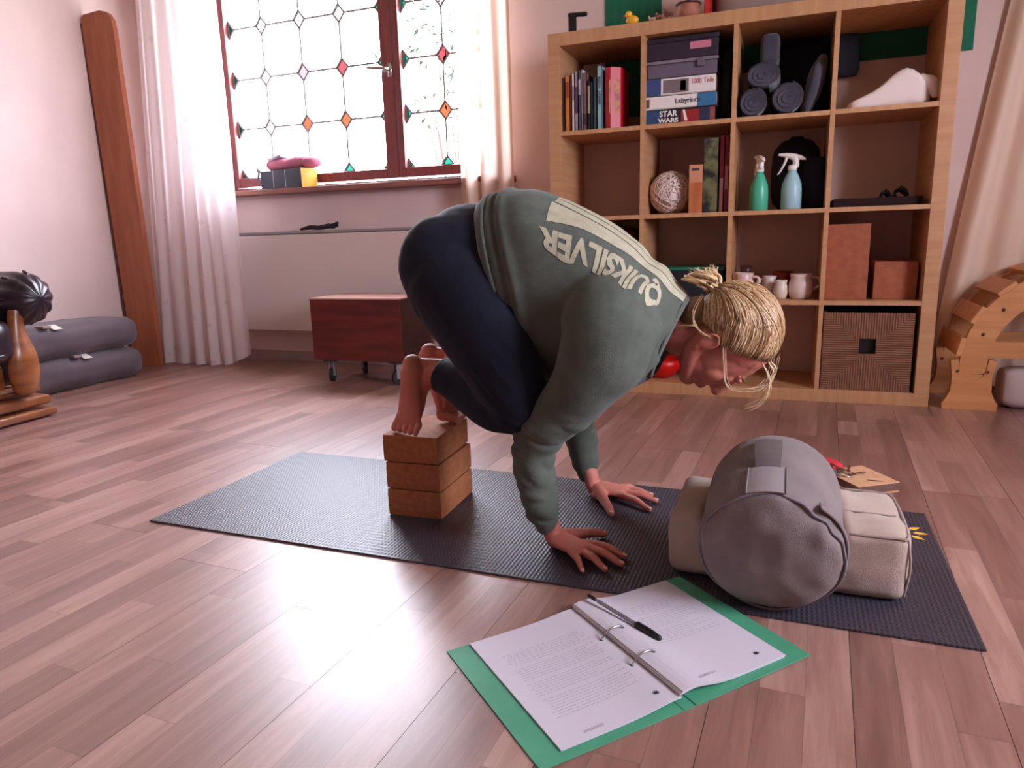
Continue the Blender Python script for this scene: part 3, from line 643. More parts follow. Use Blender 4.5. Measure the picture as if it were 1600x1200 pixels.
# ---- things on top of the shelf
z = 1.49
t = thing('hook_bracket', 'black angled bracket on top of the shelf at its left end', 'bracket', (.09, .06, z))
obj('upright_arm', G().box(-.014, .014, -.014, .014, 0, .075), m_black, t, bevel=.003); obj('cross_arm', G().tube([(-.012, 0, .078), (.055, 0, .074)], .009, 10), m_black, t, smooth=True)
t = thing('toy_duck', 'little yellow rubber duck on top of the shelf', 'toy', (.345, .03, z))
my = mat('duck_yellow', (238, 176, 40), .4)
obj('body', G().ball((0, 0, .018), (.026, .018, .018), 14, 8).ball((-.014, 0, .040), .014, 12, 8), my, t, smooth=True); obj('beak', G().ball((-.03, 0, .038), (.007, .006, .004), 8, 6), mat('beak', (230, 90, 50), .4), t, smooth=True)
for k, (x, h, lab, c) in enumerate(((.425, .026, 'tiny beige animal figurine beside the duck, the leftmost', (190, 150, 130)), (.455, .034, 'tiny brown animal figurine in the middle of the row', (140, 90, 70)), (.49, .04, 'tiny dark animal figurine next to the clay bowl', (110, 64, 54)))):
    t = thing('animal_figurine', lab, 'figurine', (x, .03, z), 0, 'tiny figurines on the shelf top'); m = mat('figurine_%d' % k, c, .5)
    obj('body', G().tube([(-.011, 0, h*.55), (.009, 0, h*.55)], h*.2, 8), m, t, smooth=True)
    obj('head', G().ball((-.014, 0, h*.85), h*.17, 8, 6), m, t, smooth=True)
    for lx in (-.009, .008):
        for ly in (-.004, .004): obj('leg', G().tube([(lx, ly, h*.45), (lx, ly, h*.06)], .0022, 6), m, t, smooth=True)
t = thing('clay_bowl', 'small brown clay bowl with a dark rim on the shelf top', 'bowl', (.558, .06, z))
obj('body', G().lathe([(.022, 0), (.04, .008), (.046, .03), (.038, .044), (.046, .054), (.04, .054), (.033, .044), (.03, .01)], n=20), mat('clay', (166, 104, 82), .6), t, smooth=True)
obj('rim', G().lathe([(.046, .052), (.050, .056), (.047, .060), (.041, .057)], n=20), mat('dark_clay', (86, 42, 36), .5), t, smooth=True)
book(.620, .645, .17, .2, (206, 44, 40), 'red book standing on the shelf top beside the grey case', None, y=.05, z=z)
t = thing('grey_case', 'long grey case lying on the right half of the shelf top', 'case', (.95, .2, z)); obj('body', rbox(.58, .26, .16, .03, 6), mat('warm_grey', (150, 124, 118), .6), t, smooth=True)
obj('handle', G().tube([(-.06, -.13, .08), (-.05, -.155, .08), (.05, -.155, .08), (.06, -.13, .08)], .007, 8), m_black, t, smooth=True)

# ------------------------------------------------------------------ curtains
def curtain(name, label, m, left, right, z0fn, z1, y0, folds, amp, nx=120, nzz=40, ph=0, yfn=None):
    g = G(); V = []
    for j in range(nzz+1):
        t_ = j/nzz
        for i in range(nx+1):
            s_ = i/nx; zb = z0fn(s_); zz = z1+(zb-z1)*t_
            x = left(t_)+(right(t_)-left(t_))*s_
            am = amp*(.55+.45*nz(s_*4+ph, t_*1.3, 2.2))*(.6+.4*t_)
            y = y0+am*math.sin(folds*2*PI*s_+2.2*nz(s_*3, t_*1.2, ph)+ph)+.4*am*math.sin(folds*5.1*s_+3*t_)+(yfn(s_, t_) if yfn else 0)
            V.append((x, y, zz))
    F = [(j*(nx+1)+i, j*(nx+1)+i+1, (j+1)*(nx+1)+i+1, (j+1)*(nx+1)+i) for j in range(nzz) for i in range(nx)]
    g.add(V, F); o = obj(name, g, m, smooth=True); return tag(o, label, 'curtain')
lerp = lambda a, b, t: a+(b-a)*t
curtain('sheer_curtain', 'long white sheer curtain with leaf pattern at the left of the window', m_sheer, lambda t: lerp(-2.33, -2.46, t), lambda t: -1.83+.04*t+.0*t**3, lambda s: .012+.075*max(0, (s-.7)/.3)**1.5, 2.44, .17, 6.5, .032, yfn=lambda s, t: -.05*t)
curtain('curtain', 'cream curtain hanging between the window and the shelf', m_sheer2, lambda t: -.545, lambda t: -.262, lambda s: .02, 2.44, .27, 3.4, .028, nx=90, ph=1.1)
curtain('curtain', 'beige curtain draped at an angle behind the wooden climbing arch', m_sheer3, lambda t: lerp(1.86, 1.53, t**.8), lambda t: lerp(2.35, 2.2, t), lambda s: .02, 2.44, .35, 5.5, .032, nx=110, ph=2.3)
rod = thing('curtain_rod', 'white curtain rod above the window', 'rod', (-1.35, .22, 2.46)); obj('rod', G().tube([(-1.22, 0, 0), (1.1, 0, 0)], .012, 10), m_white, rod, smooth=True)
for x in (-1.0, .95): obj('bracket', G().box(x-.01, x+.01, 0, .175, -.01, .01), m_white, rod)

# ------------------------------------------------------------------ things at the window side
t = thing('wooden_plank', 'tall reddish wooden plank with a rounded top leaning in the corner', 'plank', (-2.505, .075, 0), rot=(-.0, -.012, math.radians(14)))
o_ = [( -.085, 0), (.085, 0), (.088, 1.82), (.083, 1.87), (.06, 1.905), (.02, 1.915), (-.075, 1.90), (-.09, 1.88), (-.092, 1.8)]
obj('board', G().prism(o_, 1, -.02, .02), m_board, t, bevel=.003)
obj('edge_strip', G().box(-.103, -.093, -.016, .02, 0, 1.86), mat('dark_edge', (96, 46, 40), .6), t)

# folded mattresses
def mattress(label, zoff, h, tagx, tilt):
    t = thing('folded_mattress', label, 'mattress', (-2.44, -.535, zoff), tilt, 'folded mattresses by the left wall')
    def sg(p):
        x, y, zz = p; k = math.sin(min(max(zz/h, 0), 1)*PI); q = nz(y*7, zz*9, x*3+zoff)*.016+.005*abs(nz(y*24, zz*6, 5+zoff*9))
        return (x+q*(1 if x > 0 else .3), y, zz*(1-.10*(y+.35)**2)+.006*nz(x*8, y*9, 1))
    obj('body', rbox(.31, .81, h, min(.07, h*.46), 14, .004, sg), m_mattress, t, smooth=True)
    obj('strap', G().box(-.12, .158, tagx-.02, tagx+.02, h-.008, h+.002), mat('strap_tan', (150, 128, 120), .8), t, bevel=.001)
    obj('care_tag', G().prism([(.11, h*.99), (.162, h*.88), (.163, h*.885), (.112, h*1.0)], 1, tagx+.03, tagx+.075), mat('tag_white', (226, 218, 212), .7), t)
    return t
mattress('lower of two folded grey mattresses on the floor by the left wall', 0, .165, .0, 0)
mattress('upper of two folded grey mattresses stacked by the left wall', .163, .165, -.14, .02)

# sofa
t = thing('leather_sofa', 'dark aubergine leather sofa with carved wooden arm front at the left edge', 'sofa', (-2.22, -1.75, 0))
mp2 = m_oak
for k, (z0_, z1_, o) in enumerate(((.0, .045, .012), (.047, .10, .0), (.102, .14, -.02))):
    g = rbox(.66+2*o, 1.54+2*o, z1_-z0_, .02, 4); obj('plinth_moulding', g, mp2, t, (0, 0, z0_), smooth=True)
for y in (.66, -.66):
    s_ = 1 if y > 0 else -1
    g = G().tube([(-.24, y+.075*s_, .495), (.0, y+.075*s_, .495), (.30, y+.075*s_, .493)], 0, 54, flat=[(.105, .108)]*3, res=8)
    for i, p in enumerate(g.v):
        a = math.atan2(p[2]-.495, p[1]-y-.075*s_); q = .011*(abs(math.cos(a*5.5))-.8)*min(1, max(0, (p[0]-.02)/.25)); g.v[i] = (p[0], p[1]+q*math.cos(a), p[2]+q*math.sin(a))
    obj('rolled_arm', g, m_leather, t, smooth=True)
    obj('arm_side', rbox(.6, .1, .3, .03, 6), m_leather, t, (-.04, y+.0*s_, .14), smooth=True)
    for k in range(7):
        a = PI*.15+k*PI*.28; obj('pleat', G().tube([(.325, y+.075*s_, .495), (.325, y+.075*s_+.085*math.cos(a), .495+.088*math.sin(a)), (.30, y+.075*s_+.106*math.cos(a), .495+.108*math.sin(a))], .006, 6, res=3), m_leather, t, smooth=True)
    post = [(.335, y+.005*s_, .14), (.345, y-.0*s_, .20), (.35, y+.0, .27), (.34, y+.0*s_, .34), (.335, y+.005*s_, .40), (.335, y+.02*s_, .46), (.33, y+.03*s_, .50)]
    obj('carved_post', G().tube(post, 0, 14, flat=[(.050, .03), (.062, .035), (.058, .034), (.042, .03), (.030, .026), (.034, .024), (.04, .02)], upv=(1, 0, 0), res=4), mp2, t, smooth=True)
obj('front_apron', rbox(.05, 1.2, .11, .02, 5), mp2, t, (.30, 0, .14), smooth=True)
for y in (-.32, .32): obj('seat_cushion', rbox(.66, .64, .2, .07, 8, .015), m_leather, t, (.06, y, .24), smooth=True)
obj('seat_piping', G().tube([(.392, .56, .29), (.40, .3, .27), (.40, -.3, .27), (.392, -.56, .29)], .006, 6, res=4), m_leather, t, smooth=True)
obj('backrest', rbox(.16, 1.3, .5, .06, 8, .01), m_leather, t, (-.28, 0, .3), smooth=True)

# planter crate on casters
t = thing('crate_on_casters', 'dark red wooden crate on casters in front of the radiator', 'crate', (-.945, .02, 0))
x0, x1, y0, y1, z0, z1 = -.245, .245, -.15, .15, .115, .41
obj('front_board', G().box(x0, x1, y0, y0+.014, z0, z1), m_crate, t, bevel=.001)
obj('back_board', G().box(x0, x1, y1-.014, y1, z0, z1), m_crate, t)
obj('side_board', G().box(x0, x0+.014, y0+.014, y1-.014, z0, z1), m_crate_d, t)
obj('side_board', G().box(x1-.014, x1, y0+.014, y1-.014, z0, z1), m_crate_d, t)
obj('base_board', G().box(x0+.014, x1-.014, y0+.014, y1-.014, z0, z0+.012), m_crate_d, t)
obj('top_edge', G().box(x0-.003, x1+.003, y0-.003, y1+.003, z1, z1+.006), mat('pale_edge', (176, 130, 118), .5), t)  # top edge in a paler tone than the boards
for x, y, a in ((x0+.07, y0+.04, .3), (x1-.05, y0+.04, -.5), (x0+.12, y1-.04, .8), (x1-.06, y1-.04, 0)):
    c = obj('caster', G().box(-.035, .035, -.03, .03, .106, .115), mat('caster_plate', (58, 40, 38), .5), t, (x, y, 0), rz=a)
    obj('fork', G().box(-.012, -.009, -.012, .016, .03, .106), m_grey, c); obj('fork', G().box(.009, .012, -.012, .016, .03, .106), m_grey, c)
    w_ = G().tube([(-.008, .005, .036), (.008, .005, .036)], .036, 18, cap=False, upv=(0, 0, 1)); obj('wheel', w_, m_rubber, c)

# on the window sill
t = thing('book_stack_box', 'black box in three panels with a yellow end on the window sill', 'box', (-1.64, .375, .972), math.radians(-11))
obj('body', G().box(-.155, .17, -.055, .06, 0, .10), mat('blue_black_card', (34, 38, 56), .5), t, bevel=.003)
for x in (-.05, .045): obj('white_divider', G().box(x-.002, x+.002, -.0565, -.055, .008, .098), mat('divider_white', (190, 190, 205), .6), t)
obj('yellow_end', G().box(.1705, .172, -.052, .058, .003, .097), mat('yellow_card', (240, 190, 70), .6), t)
obj('yellow_face', G().prism([(.171, -.056), (.172, -.054), (.172, .058)], 2, .0, .1), MATS['yellow_card'], t)
t = thing('rolled_pink_cloth', 'dusty pink folded cloth lying on the black box at the window', 'cloth', (-1.60, .375, 1.073), math.radians(-6))
def pk(p): return (p[0], p[1]+.006*nz(p[0]*12, 0, 1), p[2]*(1+.18*nz(p[0]*11, p[1]*10, 3)))
obj('cloth', rbox(.33, .09, .062, .03, 12, .0, pk), mat('pink_cloth', (196, 118, 138), .9, (176, 98, 122), 12), t, smooth=True)
obj('striped_end', rbox(.10, .085, .02, .009, 5, 0, lambda p: (p[0], p[1], p[2]+.008*math.sin(p[0]*30))), mat('stripe_cloth', (236, 226, 236), .9, (150, 140, 160), 40, (1, .1, 1)), t, (-.09, -.005, .056), smooth=True)
obj('rolled_end', G().tube([(.13, -.03, .028), (.155, -.02, .03), (.165, .01, .03)], .026, 10), MATS['pink_cloth'], t, smooth=True)
# strap on the radiator
t = thing('eye_mask', 'crumpled black eye mask lying on the radiator top', 'mask', (-1.41, .31, .743))
obj('mask', G().tube([(-.12, 0, .008), (-.06, 0, .016), (.0, 0, .013), (.06, 0, .02)], 0, 10, flat=[(.008, .006), (.02, .012), (.02, .012), (.016, .014)], res=4), mat('black_cloth', (34, 26, 36), .9), t, smooth=True)
obj('strap', G().tube([(.05, 0, .02), (.09, .0, .026), (.115, 0, .034), (.11, 0, .02), (.08, 0, .012)], .008, 8, res=3), MATS['black_cloth'], t, smooth=True)

# climbing arch
t = thing('climbing_arch', 'pine climbing arch with curved slats at the right edge', 'play arch', (1.93, .18, 0))
def arcpoly(r0, r1, a0, a1, cz=.17, n=28):
    o = [(r1*math.cos(a0+(a1-a0)*i/n), cz+r1*math.sin(a0+(a1-a0)*i/n)) for i in range(n+1)]; q = [(r0*math.cos(a1+(a0-a1)*i/n), cz+r0*math.sin(a1+(a0-a1)*i/n)) for i in range(n+1)]
    return o+q
for y in (-.185, .10):
    pts = arcpoly(.262, .352, -.12, PI+.12)
    mid = .307; ea = PI+.12; ex, ez = mid*math.cos(ea), .17+mid*math.sin(ea)
    g = G().prism(pts, 1, y, y+.025)
    g.prism([(ex+.045*math.cos(a), ez+.045*math.sin(a)) for a in [PI+i*PI/8 for i in range(9)]], 1, y, y+.025)
    g.prism([(-ex+.045*math.cos(a), ez+.045*math.sin(a)) for a in [PI+i*PI/8 for i in range(9)]], 1, y, y+.025)
    obj('arch_side', g, m_pine, t, bevel=.002)
    obj('cross_bar', G().box(-.268, .268, y+.001, y+.024, .195, .256), m_pine, t, bevel=.002)
    for x in (-.307, .307):
        pts = [(-.088, 0), (.088, 0), (.09, .022), (.078, .04), (.066, .07), (.064, .12), (.07, .16), (.074, .186), (.048, .19)]+[(.046*math.cos(a), .163+.046*math.sin(a)*1.15-.0) for a in [-i*PI/8 for i in range(1, 8)]]+[(-.048, .19), (-.074, .186), (-.07, .16), (-.064, .12), (-.066, .07), (-.078, .04), (-.09, .022)]
        f = obj('foot', G().prism([(a+x, b) for a, b in pts], 1, y-.004, y+.029), m_pine, t)
        for dx in (-.048, .048): obj('screw', G().tube([(x+dx, y-.007, .145), (x+dx, y-.002, .145)], .005, 8), mat('dark_screw', (90, 56, 44), .5), f)
for k in range(9):
    a = PI*.06+k*PI*.11
    c_, s_ = math.cos(a), math.sin(a)
    g = G().box(-.205, .135, -.034, .034, 0, .018)
    R3 = np.array([[0, -s_, c_], [1, 0, 0], [0, c_, s_]])   # local x -> world y, local z -> radial
    g.v = [tuple(R3@np.array(p)+np.array((.352*c_, 0, .17+.352*s_))) for p in g.v]
    obj('slat', g, m_pine, t, bevel=.003)
for a in (PI*.88, PI*.77, PI*.66): obj('screw', G().tube([(.307*math.cos(a), -.187, .17+.307*math.sin(a)), (.307*math.cos(a), -.183, .17+.307*math.sin(a))], .006, 8), MATS['dark_screw'], t)
tag(obj('white_blanket', rbox(.5, .14, .15, .04, 10, .0, lambda p: (p[0], p[1], p[2]*(1+.2*nz(p[0]*6, p[1]*5, 2)))), mat('grey_white_cotton', (196, 178, 178), .9), loc=(1.98, .09, 0), smooth=True), 'pale folded blanket on the floor under the climbing arch', 'blanket')

lv = G(); rl = random.Random(5)
for k in range(420):
    c = np.array((rl.gauss(-1.75, .42), rl.uniform(2.6, 3.3), rl.gauss(2.35, .38))); a = unit(np.array([rl.gauss(0, 1) for _ in range(3)])); b = unit(np.cross(a, (.2, .4, .9))); l = rl.uniform(.02, .045)
    lv.add([c-a*l, c+b*l*.45, c+a*l, c-b*l*.45], [(0, 1, 2, 3)])
t = thing('shrub', 'leafy shrub faintly seen through the right window casement', 'shrub', (-1.75, 2.95, -.45))
lv.off((-1.75, 2.95, -.45)); obj('foliage', lv, mat('leaf_green', (26, 38, 24), .8), t)['kind'] = 'stuff'
st_ = G()
for k in range(9): a = k*.7; st_.tube([(.05*math.cos(a), .05*math.sin(a), 0), (.16*math.cos(a), .12*math.sin(a), 1.4), (.38*math.cos(a), .2*math.sin(a), 2.7+.2*math.sin(a))], [.015, .01, .004], 5, res=3)
obj('stems', st_, mat('twig', (60, 44, 34), .9), t)

# ------------------------------------------------------------------ yoga mat
t = thing('yoga_mat', 'long charcoal yoga mat under the person, blocks and cushions', 'mat', (.3861, -1.4626, 0), -.0091)
obj('mat_body', G().box(-.908, .908, -.3025, .3025, .0002, .005), m_mat, t, bevel=.001)
sun = G(); cxs, cys = .835, .17
sun.prism([(cxs+.022*math.cos(a), cys+.022*math.sin(a)) for a in [i*PI/8 for i in range(16)]], 2, .005, .0054)
for k in range(10):
    a = k*PI/5; c_, s_ = math.cos(a), math.sin(a)
    P = [(.03, 0), (.04, -.008), (.056, -.003), (.06, 0), (.056, .003), (.04, .008)]
    sun.prism([(cxs+x*c_-y*s_, cys+x*s_+y*c_) for x, y in P], 2, .005, .0054)
obj('sun_print', sun, mat('sun_yellow', (236, 186, 74), .7), t)

# ------------------------------------------------------------------ cork blocks
for k, (dx, dy, a, lab) in enumerate(((0, 0, .035, 'lowest of the three stacked cork yoga blocks, on the mat'), (-.001, .002, .028, 'middle one of the three stacked cork yoga blocks'), (-.006, .001, .05, 'topmost cork yoga block, under the bare toes'))):
    t = thing('yoga_block', lab, 'yoga block', (.1185+dx, -1.444+dy, .0052+k*.0703), a, 'stacked cork yoga blocks')
    g = rbox(.147, .205, .0695, .004, 3); obj('body', g, m_cork, t, smooth=False)

# ------------------------------------------------------------------ cushions
BP, BT, BR, BL = np.array((.955, -1.742, .007)), .21, .121, .27     # bolster contact, tilt, radius, length
def cush_sag(p):
    x, y, zz = p.x, p.y, p.z; wx, wy = x+.977, y-1.535
    if abs(wx-.955) < .125 and zz > .03:
        zb = .007+(wy+1.742)*math.tan(BT)+BR*(1-math.sqrt(max(0, 1-((wx-.955)/.125)**2)))/math.cos(BT)-.002
        if wy < -1.742+.30: zz = min(zz, max(.02, zb))
    k = max(0, 1-abs(zz-.065)/.065)
    q = .005*nz(x*14, y*14, zz*14)+.0025*nz(x*40, y*9, zz*30)
    return (x+(q if x > 0 else -q), y+q*.6, zz+(q*1.2 if zz > .08 else 0))
t = thing('rectangular_cushion', 'pale beige block shaped cushion lying on the mat under the grey bolster', 'cushion', (.977, -1.535, .0055), 0)
obj('body', rbox(.43, .245, .132, .022, 26, .006, cush_sag), m_cush, t, smooth=True)
pip = []
for x, y in ((.208, -.105), (.208, .10), (.19, .118), (.14, .12)): pip.append((x, y, .128))
obj('piping', G().tube([(.115, -.117, .124), (.19, -.118, .125), (.210, -.105, .124), (.214, 0, .126), (.208, .10, .127), (.19, .117, .127), (.12, .12, .128)], .003, 6, res=4), m_cushs, t, smooth=True)
obj('corner_seam', G().tube([(.210, -.112, .122), (.216, -.116, .07), (.210, -.112, .012)], .0025, 6, res=3), m_cushs, t, smooth=True)
obj('front_crease', G().tube([(.09, -.02, .1325), (.14, -.025, .134), (.2, -.02, .131)], .0018, 6, res=3), m_cushs, t, smooth=True)

t = thing('bolster', 'grey cylindrical bolster leaning end-on over the beige cushion', 'bolster', tuple(BP), rot=(BT, 0, 0))
# local: x right, y along axis, z up; axis centre at z = BR
def bolster_mesh():
    R = []; n = 64
    prof = [(-.030, .02), (-.029, .3), (-.025, .55), (-.018, .78), (-.009, .93), (0, .99), (.012, 1.012), (.05, 1.02), (.10, 1.015), (.16, 1.01), (.21, .98), (.24, .9), (.262, .72), (.27, .4), (.272, .03)]
    prof = [p for p in cr([np.array(q) for q in prof], 4)]
    for y, r in prof:
        ring = []
        for j in range(n):
            a = 2*PI*j/n; rr = BR*r
            if y > -.028: rr += (.0035*nz(math.cos(a)*2.5, math.sin(a)*2.5, y*6+1)+.0018*nz(a*3, y*40, 2))*(min(1, r))
            yy = y+(.006*nz(math.cos(a)*r*3, math.sin(a)*r*3, 7) if y < 0 else 0)
            if y < .02 and y > -.02:                       # pinched folds along the end seam, right side
                d_ = math.exp(-((a-.75)/.5)**2); rr -= (.013+.004*math.sin(15*a))*d_*r*(1-abs(y)/.02)
            ring.append((rr*math.cos(a), yy, BR+rr*math.sin(a)*(1 if math.sin(a) > 0 else .985)))
        R.append(ring)
    return G().rings(R)
bo = obj('body', bolster_mesh(), m_bol, t, smooth=True)
def onb(a, y, r=1.0): return (BR*r*math.cos(a), y, BR+BR*r*math.sin(a))
obj('end_piping', G().tube([onb(a, .0+.003*math.sin(5*a), 1.005-(.085+.03*math.sin(15*a))*math.exp(-((a-.75)/.5)**2)) for a in [i*2*PI/60 for i in range(61)]], .0028, 6, cap=False), m_bolseam, t, smooth=True)
def strip(a0, a1, y0, y1, r, th=.002, lift=0, n=8, ny=8):
    g = G(); V = []
    for j in range(ny+1):
        yy = y0+(y1-y0)*j/ny; l = lift*math.sin(PI*j/ny)
        for i in range(n+1): V.append(onb(a0+(a1-a0)*i/n, yy, r+l))
    F = [(j*(n+1)+i, j*(n+1)+i+1, (j+1)*(n+1)+i+1, (j+1)*(n+1)+i) for j in range(ny) for i in range(n)]
    V2 = [tuple(np.array(v)+np.array((math.cos(0), 0, 0))*0-np.array((0, 0, th))) for v in V]; o = len(V)
    F2 = [tuple(i+o for i in f[::-1]) for f in F]
    for j in range(ny): F2 += [(j*(n+1), (j+1)*(n+1), (j+1)*(n+1)+o, j*(n+1)+o), (j*(n+1)+n, j*(n+1)+n+o, (j+1)*(n+1)+n+o, (j+1)*(n+1)+n)]
    F2 += [tuple([i for i in (k, k+o, k+1+o, k+1)]) for k in range(n)]+[(ny*(n+1)+k, ny*(n+1)+k+1, ny*(n+1)+k+1+o, ny*(n+1)+k+o) for k in range(n)]
    return g.add(V+V2, F+F2)
a0, a1 = PI/2-.16, PI/2+.36
obj('handle_patch', strip(a0, a1, .0, .085, 1.045), mat('grey_patch', (150, 138, 142), .9), t, smooth=False)
obj('handle_loop', strip(a0+.08, a1-.1, .088, .19, 1.04, .004, .16), mat('grey_strap', (110, 96, 98), .9), t)
for a in (a0, a1): obj('patch_stitching', G().tube([onb(a, .0, 1.05), onb(a, .085, 1.05)], .0016, 6), m_bolseam, t, smooth=True)
obj('zipper', G().tube([onb(a, .022+.012*math.sin((a+.6)*2.2), 1.012) for a in [-.35+i*.07 for i in range(19)]], 0, 6, flat=[(.0022, .006)]*19, upv=(0, 1, 0)), mat('zip_grey', (96, 86, 94), .6), t, smooth=True)
obj('zipper_flap', G().tube([onb(a, .012+.012*math.sin((a+.6)*2.2), 1.03) for a in [-.35+i*.07 for i in range(19)]], 0, 6, flat=[(.003, .008)]*19, upv=(0, 1, 0)), m_bol, t, smooth=True)

# ------------------------------------------------------------------ ring binder folder
E1 = np.array((.662, .749)); E2 = np.array((.766, -.643))
rz = math.atan2(E1[1], E1[0])
o0 = np.array((.449, -2.05))    # left corner; local x along E1, local -y along E2
c0 = o0+E1*.253+E2*.157
t = thing('green_folder', 'green card ring folder lying open on the floor with printed pages', 'folder', (c0[0], c0[1], 0), rz)
m_gl = m_green
g = G().box(-.253, -.012, -.158, .158, .0005, .0025); obj('left_cover', g, m_green, t, bevel=.0006)
def lift(g, f): g.v = [(x, y, z+f(x, y)) for x, y, z in g.v]; return g
def sheet(x0, x1, y0, y1, zf, th, nx=20, ny=6):
    g = G(); V = [(x0+(x1-x0)*i/nx, y0+(y1-y0)*j/ny) for j in range(ny+1) for i in range(nx+1)]; o = len(V)
    VV = [(x, y, zf(x, y)+th) for x, y in V]+[(x, y, zf(x, y)) for x, y in V]
    F = [(j*(nx+1)+i, j*(nx+1)+i+1, (j+1)*(nx+1)+i+1, (j+1)*(nx+1)+i) for j in range(ny) for i in range(nx)]
    F += [tuple(k+o for k in f[::-1]) for f in F]
    for i in range(nx): F += [(i+1, i, i+o, i+1+o), (ny*(nx+1)+i, ny*(nx+1)+i+1, ny*(nx+1)+i+1+o, ny*(nx+1)+i+o)]
    for j in range(ny): F += [(j*(nx+1), (j+1)*(nx+1), (j+1)*(nx+1)+o, j*(nx+1)+o), ((j+1)*(nx+1)+nx, j*(nx+1)+nx, j*(nx+1)+nx+o, (j+1)*(nx+1)+nx+o)]
    return g.add(VV, F)
obj('right_cover', sheet(.012, .253, -.158, .158, lambda x, y: .0006+.004*max(0, (x-.06)/.2), .002), m_green, t)
obj('spine', sheet(-.0115, .0115, -.158, .158, lambda x, y: .0004, .0016, 4), m_green, t)
for x in (-.0117, .0117): obj('fold_line', G().box(x-.0006, x+.0006, -.158, .158, .0019, .0028), mat('dark_green_line', (40, 104, 76), .6), t)
def zl(x, y): return .0032+.006*math.exp(-((x+.01)/.05)**2)
def zr(x, y): return .008+.012*math.exp(-((x-.02)/.045)**2)*(1)
lp = obj('left_page', sheet(-.212, -.002, -.142, .155, zl, .002), m_paper, t)
for k in range(3): obj('page_sheet', sheet(-.004+.002*k, .212+.0015*k, -.142, .155, lambda x, y, k=k: zr(x, y)-.0016*(2-k), .0012), m_paper, t)
m_txt = m_ink
def lines(parent, x0, x1, ys, zf, seed):
    r = random.Random(seed); g = G()
    for y in ys:
        x = x0+r.uniform(0, .01); xe = x1-r.uniform(0, .05)*(r.random() < .5)
        while x < xe:
            w = r.uniform(.004, .013)
            zz = zf(x+w/2, y); g.add([(x, y-.0006, zf(x, y)), (min(x+w, xe), y-.0006, zf(x+w, y)), (min(x+w, xe), y+.0007, zf(x+w, y)), (x, y+.0007, zf(x, y))], [(0, 1, 2, 3)]); x += w+.0022
    o = obj('printed_lines', g, m_txt, parent); o['kind'] = 'stuff'
lines(t, -.185, -.03, [.09-.0062*k for k in range(29) if k not in (6, 13, 20)], lambda x, y: zl(x, y)+.0022, 4)
lines(t, .045, .19, [.10-.0066*k for k in range(19) if k not in (5, 12)], lambda x, y: zr(x, y)+.0014, 5)
def leafmark(x, y, zf):
    g = G()
    for a, l in ((-1.1, .006), (-.5, .0085), (0, .0095), (.5, .0085), (1.1, .006)):
        dx, dy = math.sin(a), math.cos(a); P = [(0, 0), (dx*l*.5+dy*.0016, dy*l*.5-dx*.0016), (dx*l, dy*l), (dx*l*.5-dy*.0016, dy*l*.5+dx*.0016)]
        g.add([(x+p, y+q, zf(x, y)) for p, q in P], [(0, 1, 2, 3)])
    obj('leaf_emblem', g, m_inkd, t)
leafmark(-.028, -.118, lambda x, y: zl(x, y)+.0024); leafmark(.178, -.118, lambda x, y: zr(x, y)+.0016)
for x0_, zf_, lf in ((-.165, zl, .0023), (.045, zr, .0015)):
    g = G()
    for k in range(8): g.add([(x0_+k*.0042, -.1295, zf_(x0_, -.13)+lf), (x0_+k*.0042+.003, -.1295, zf_(x0_, -.13)+lf), (x0_+k*.0042+.003, -.1245, zf_(x0_, -.13)+lf), (x0_+k*.0042, -.1245, zf_(x0_, -.13)+lf)], [(0, 1, 2, 3)])
    obj('printed_footer', g, m_ink, t)['kind'] = 'stuff'
for y in (.042, -.042):
    g = G().tube([(-.018, y, .010), (-.013, y, .017), (.004, y, .0265), (.02, y, .026), (.026, y, .0225)], .0016, 8, res=4); obj('ring', g, m_chrome, t, smooth=True)
    for x in (-.018, .026): obj('punch_hole', G().prism([(x+.003*math.cos(a), y+.003*math.sin(a)) for a in [i*PI/5 for i in range(10)]], 2, (zl if x < 0 else zr)(x, y)+.0019-(0 if x < 0 else .0007), (zl if x < 0 else zr)(x, y)+.0024-(0 if x < 0 else .0007)), m_inkd, t)
# pen: lies on the open folder
pa, pb = np.array((.655, -1.848)), np.array((.787, -1.922)); pd = pb-pa
t = thing('ballpoint_pen', 'clear ballpoint pen with black cap on the open green folder', 'pen', (pa[0], pa[1], .030), rot=(0, .085, math.atan2(pd[1], pd[0])))
obj('barrel', G().tube([(.012, 0, 0), (.105, 0, 0)], .0036, 6), mat('clear_barrel', (150, 146, 152), .15), t, smooth=False)
obj('tip', G().tube([(0, 0, 0), (.014, 0, 0)], [.0008, .0034], 10), m_chrome, t, smooth=True)
obj('ink_tube', G().tube([(.01, 0, .0), (.11, 0, 0)], .0037, 8, flat=[(.0012, .0039)]*2), m_black, t, smooth=True)
obj('end_cap', G().tube([(-.012, 0, 0), (.004, 0, 0)], .0035, 10), m_black, t, smooth=True)
obj('cap', G().tube([(.103, 0, 0), (.15, 0, 0)], .0056, 12), m_black, t, smooth=True); obj('clip', G().box(.104, .142, -.0014, .0014, .005, .0075), m_black, t, bevel=.0005)

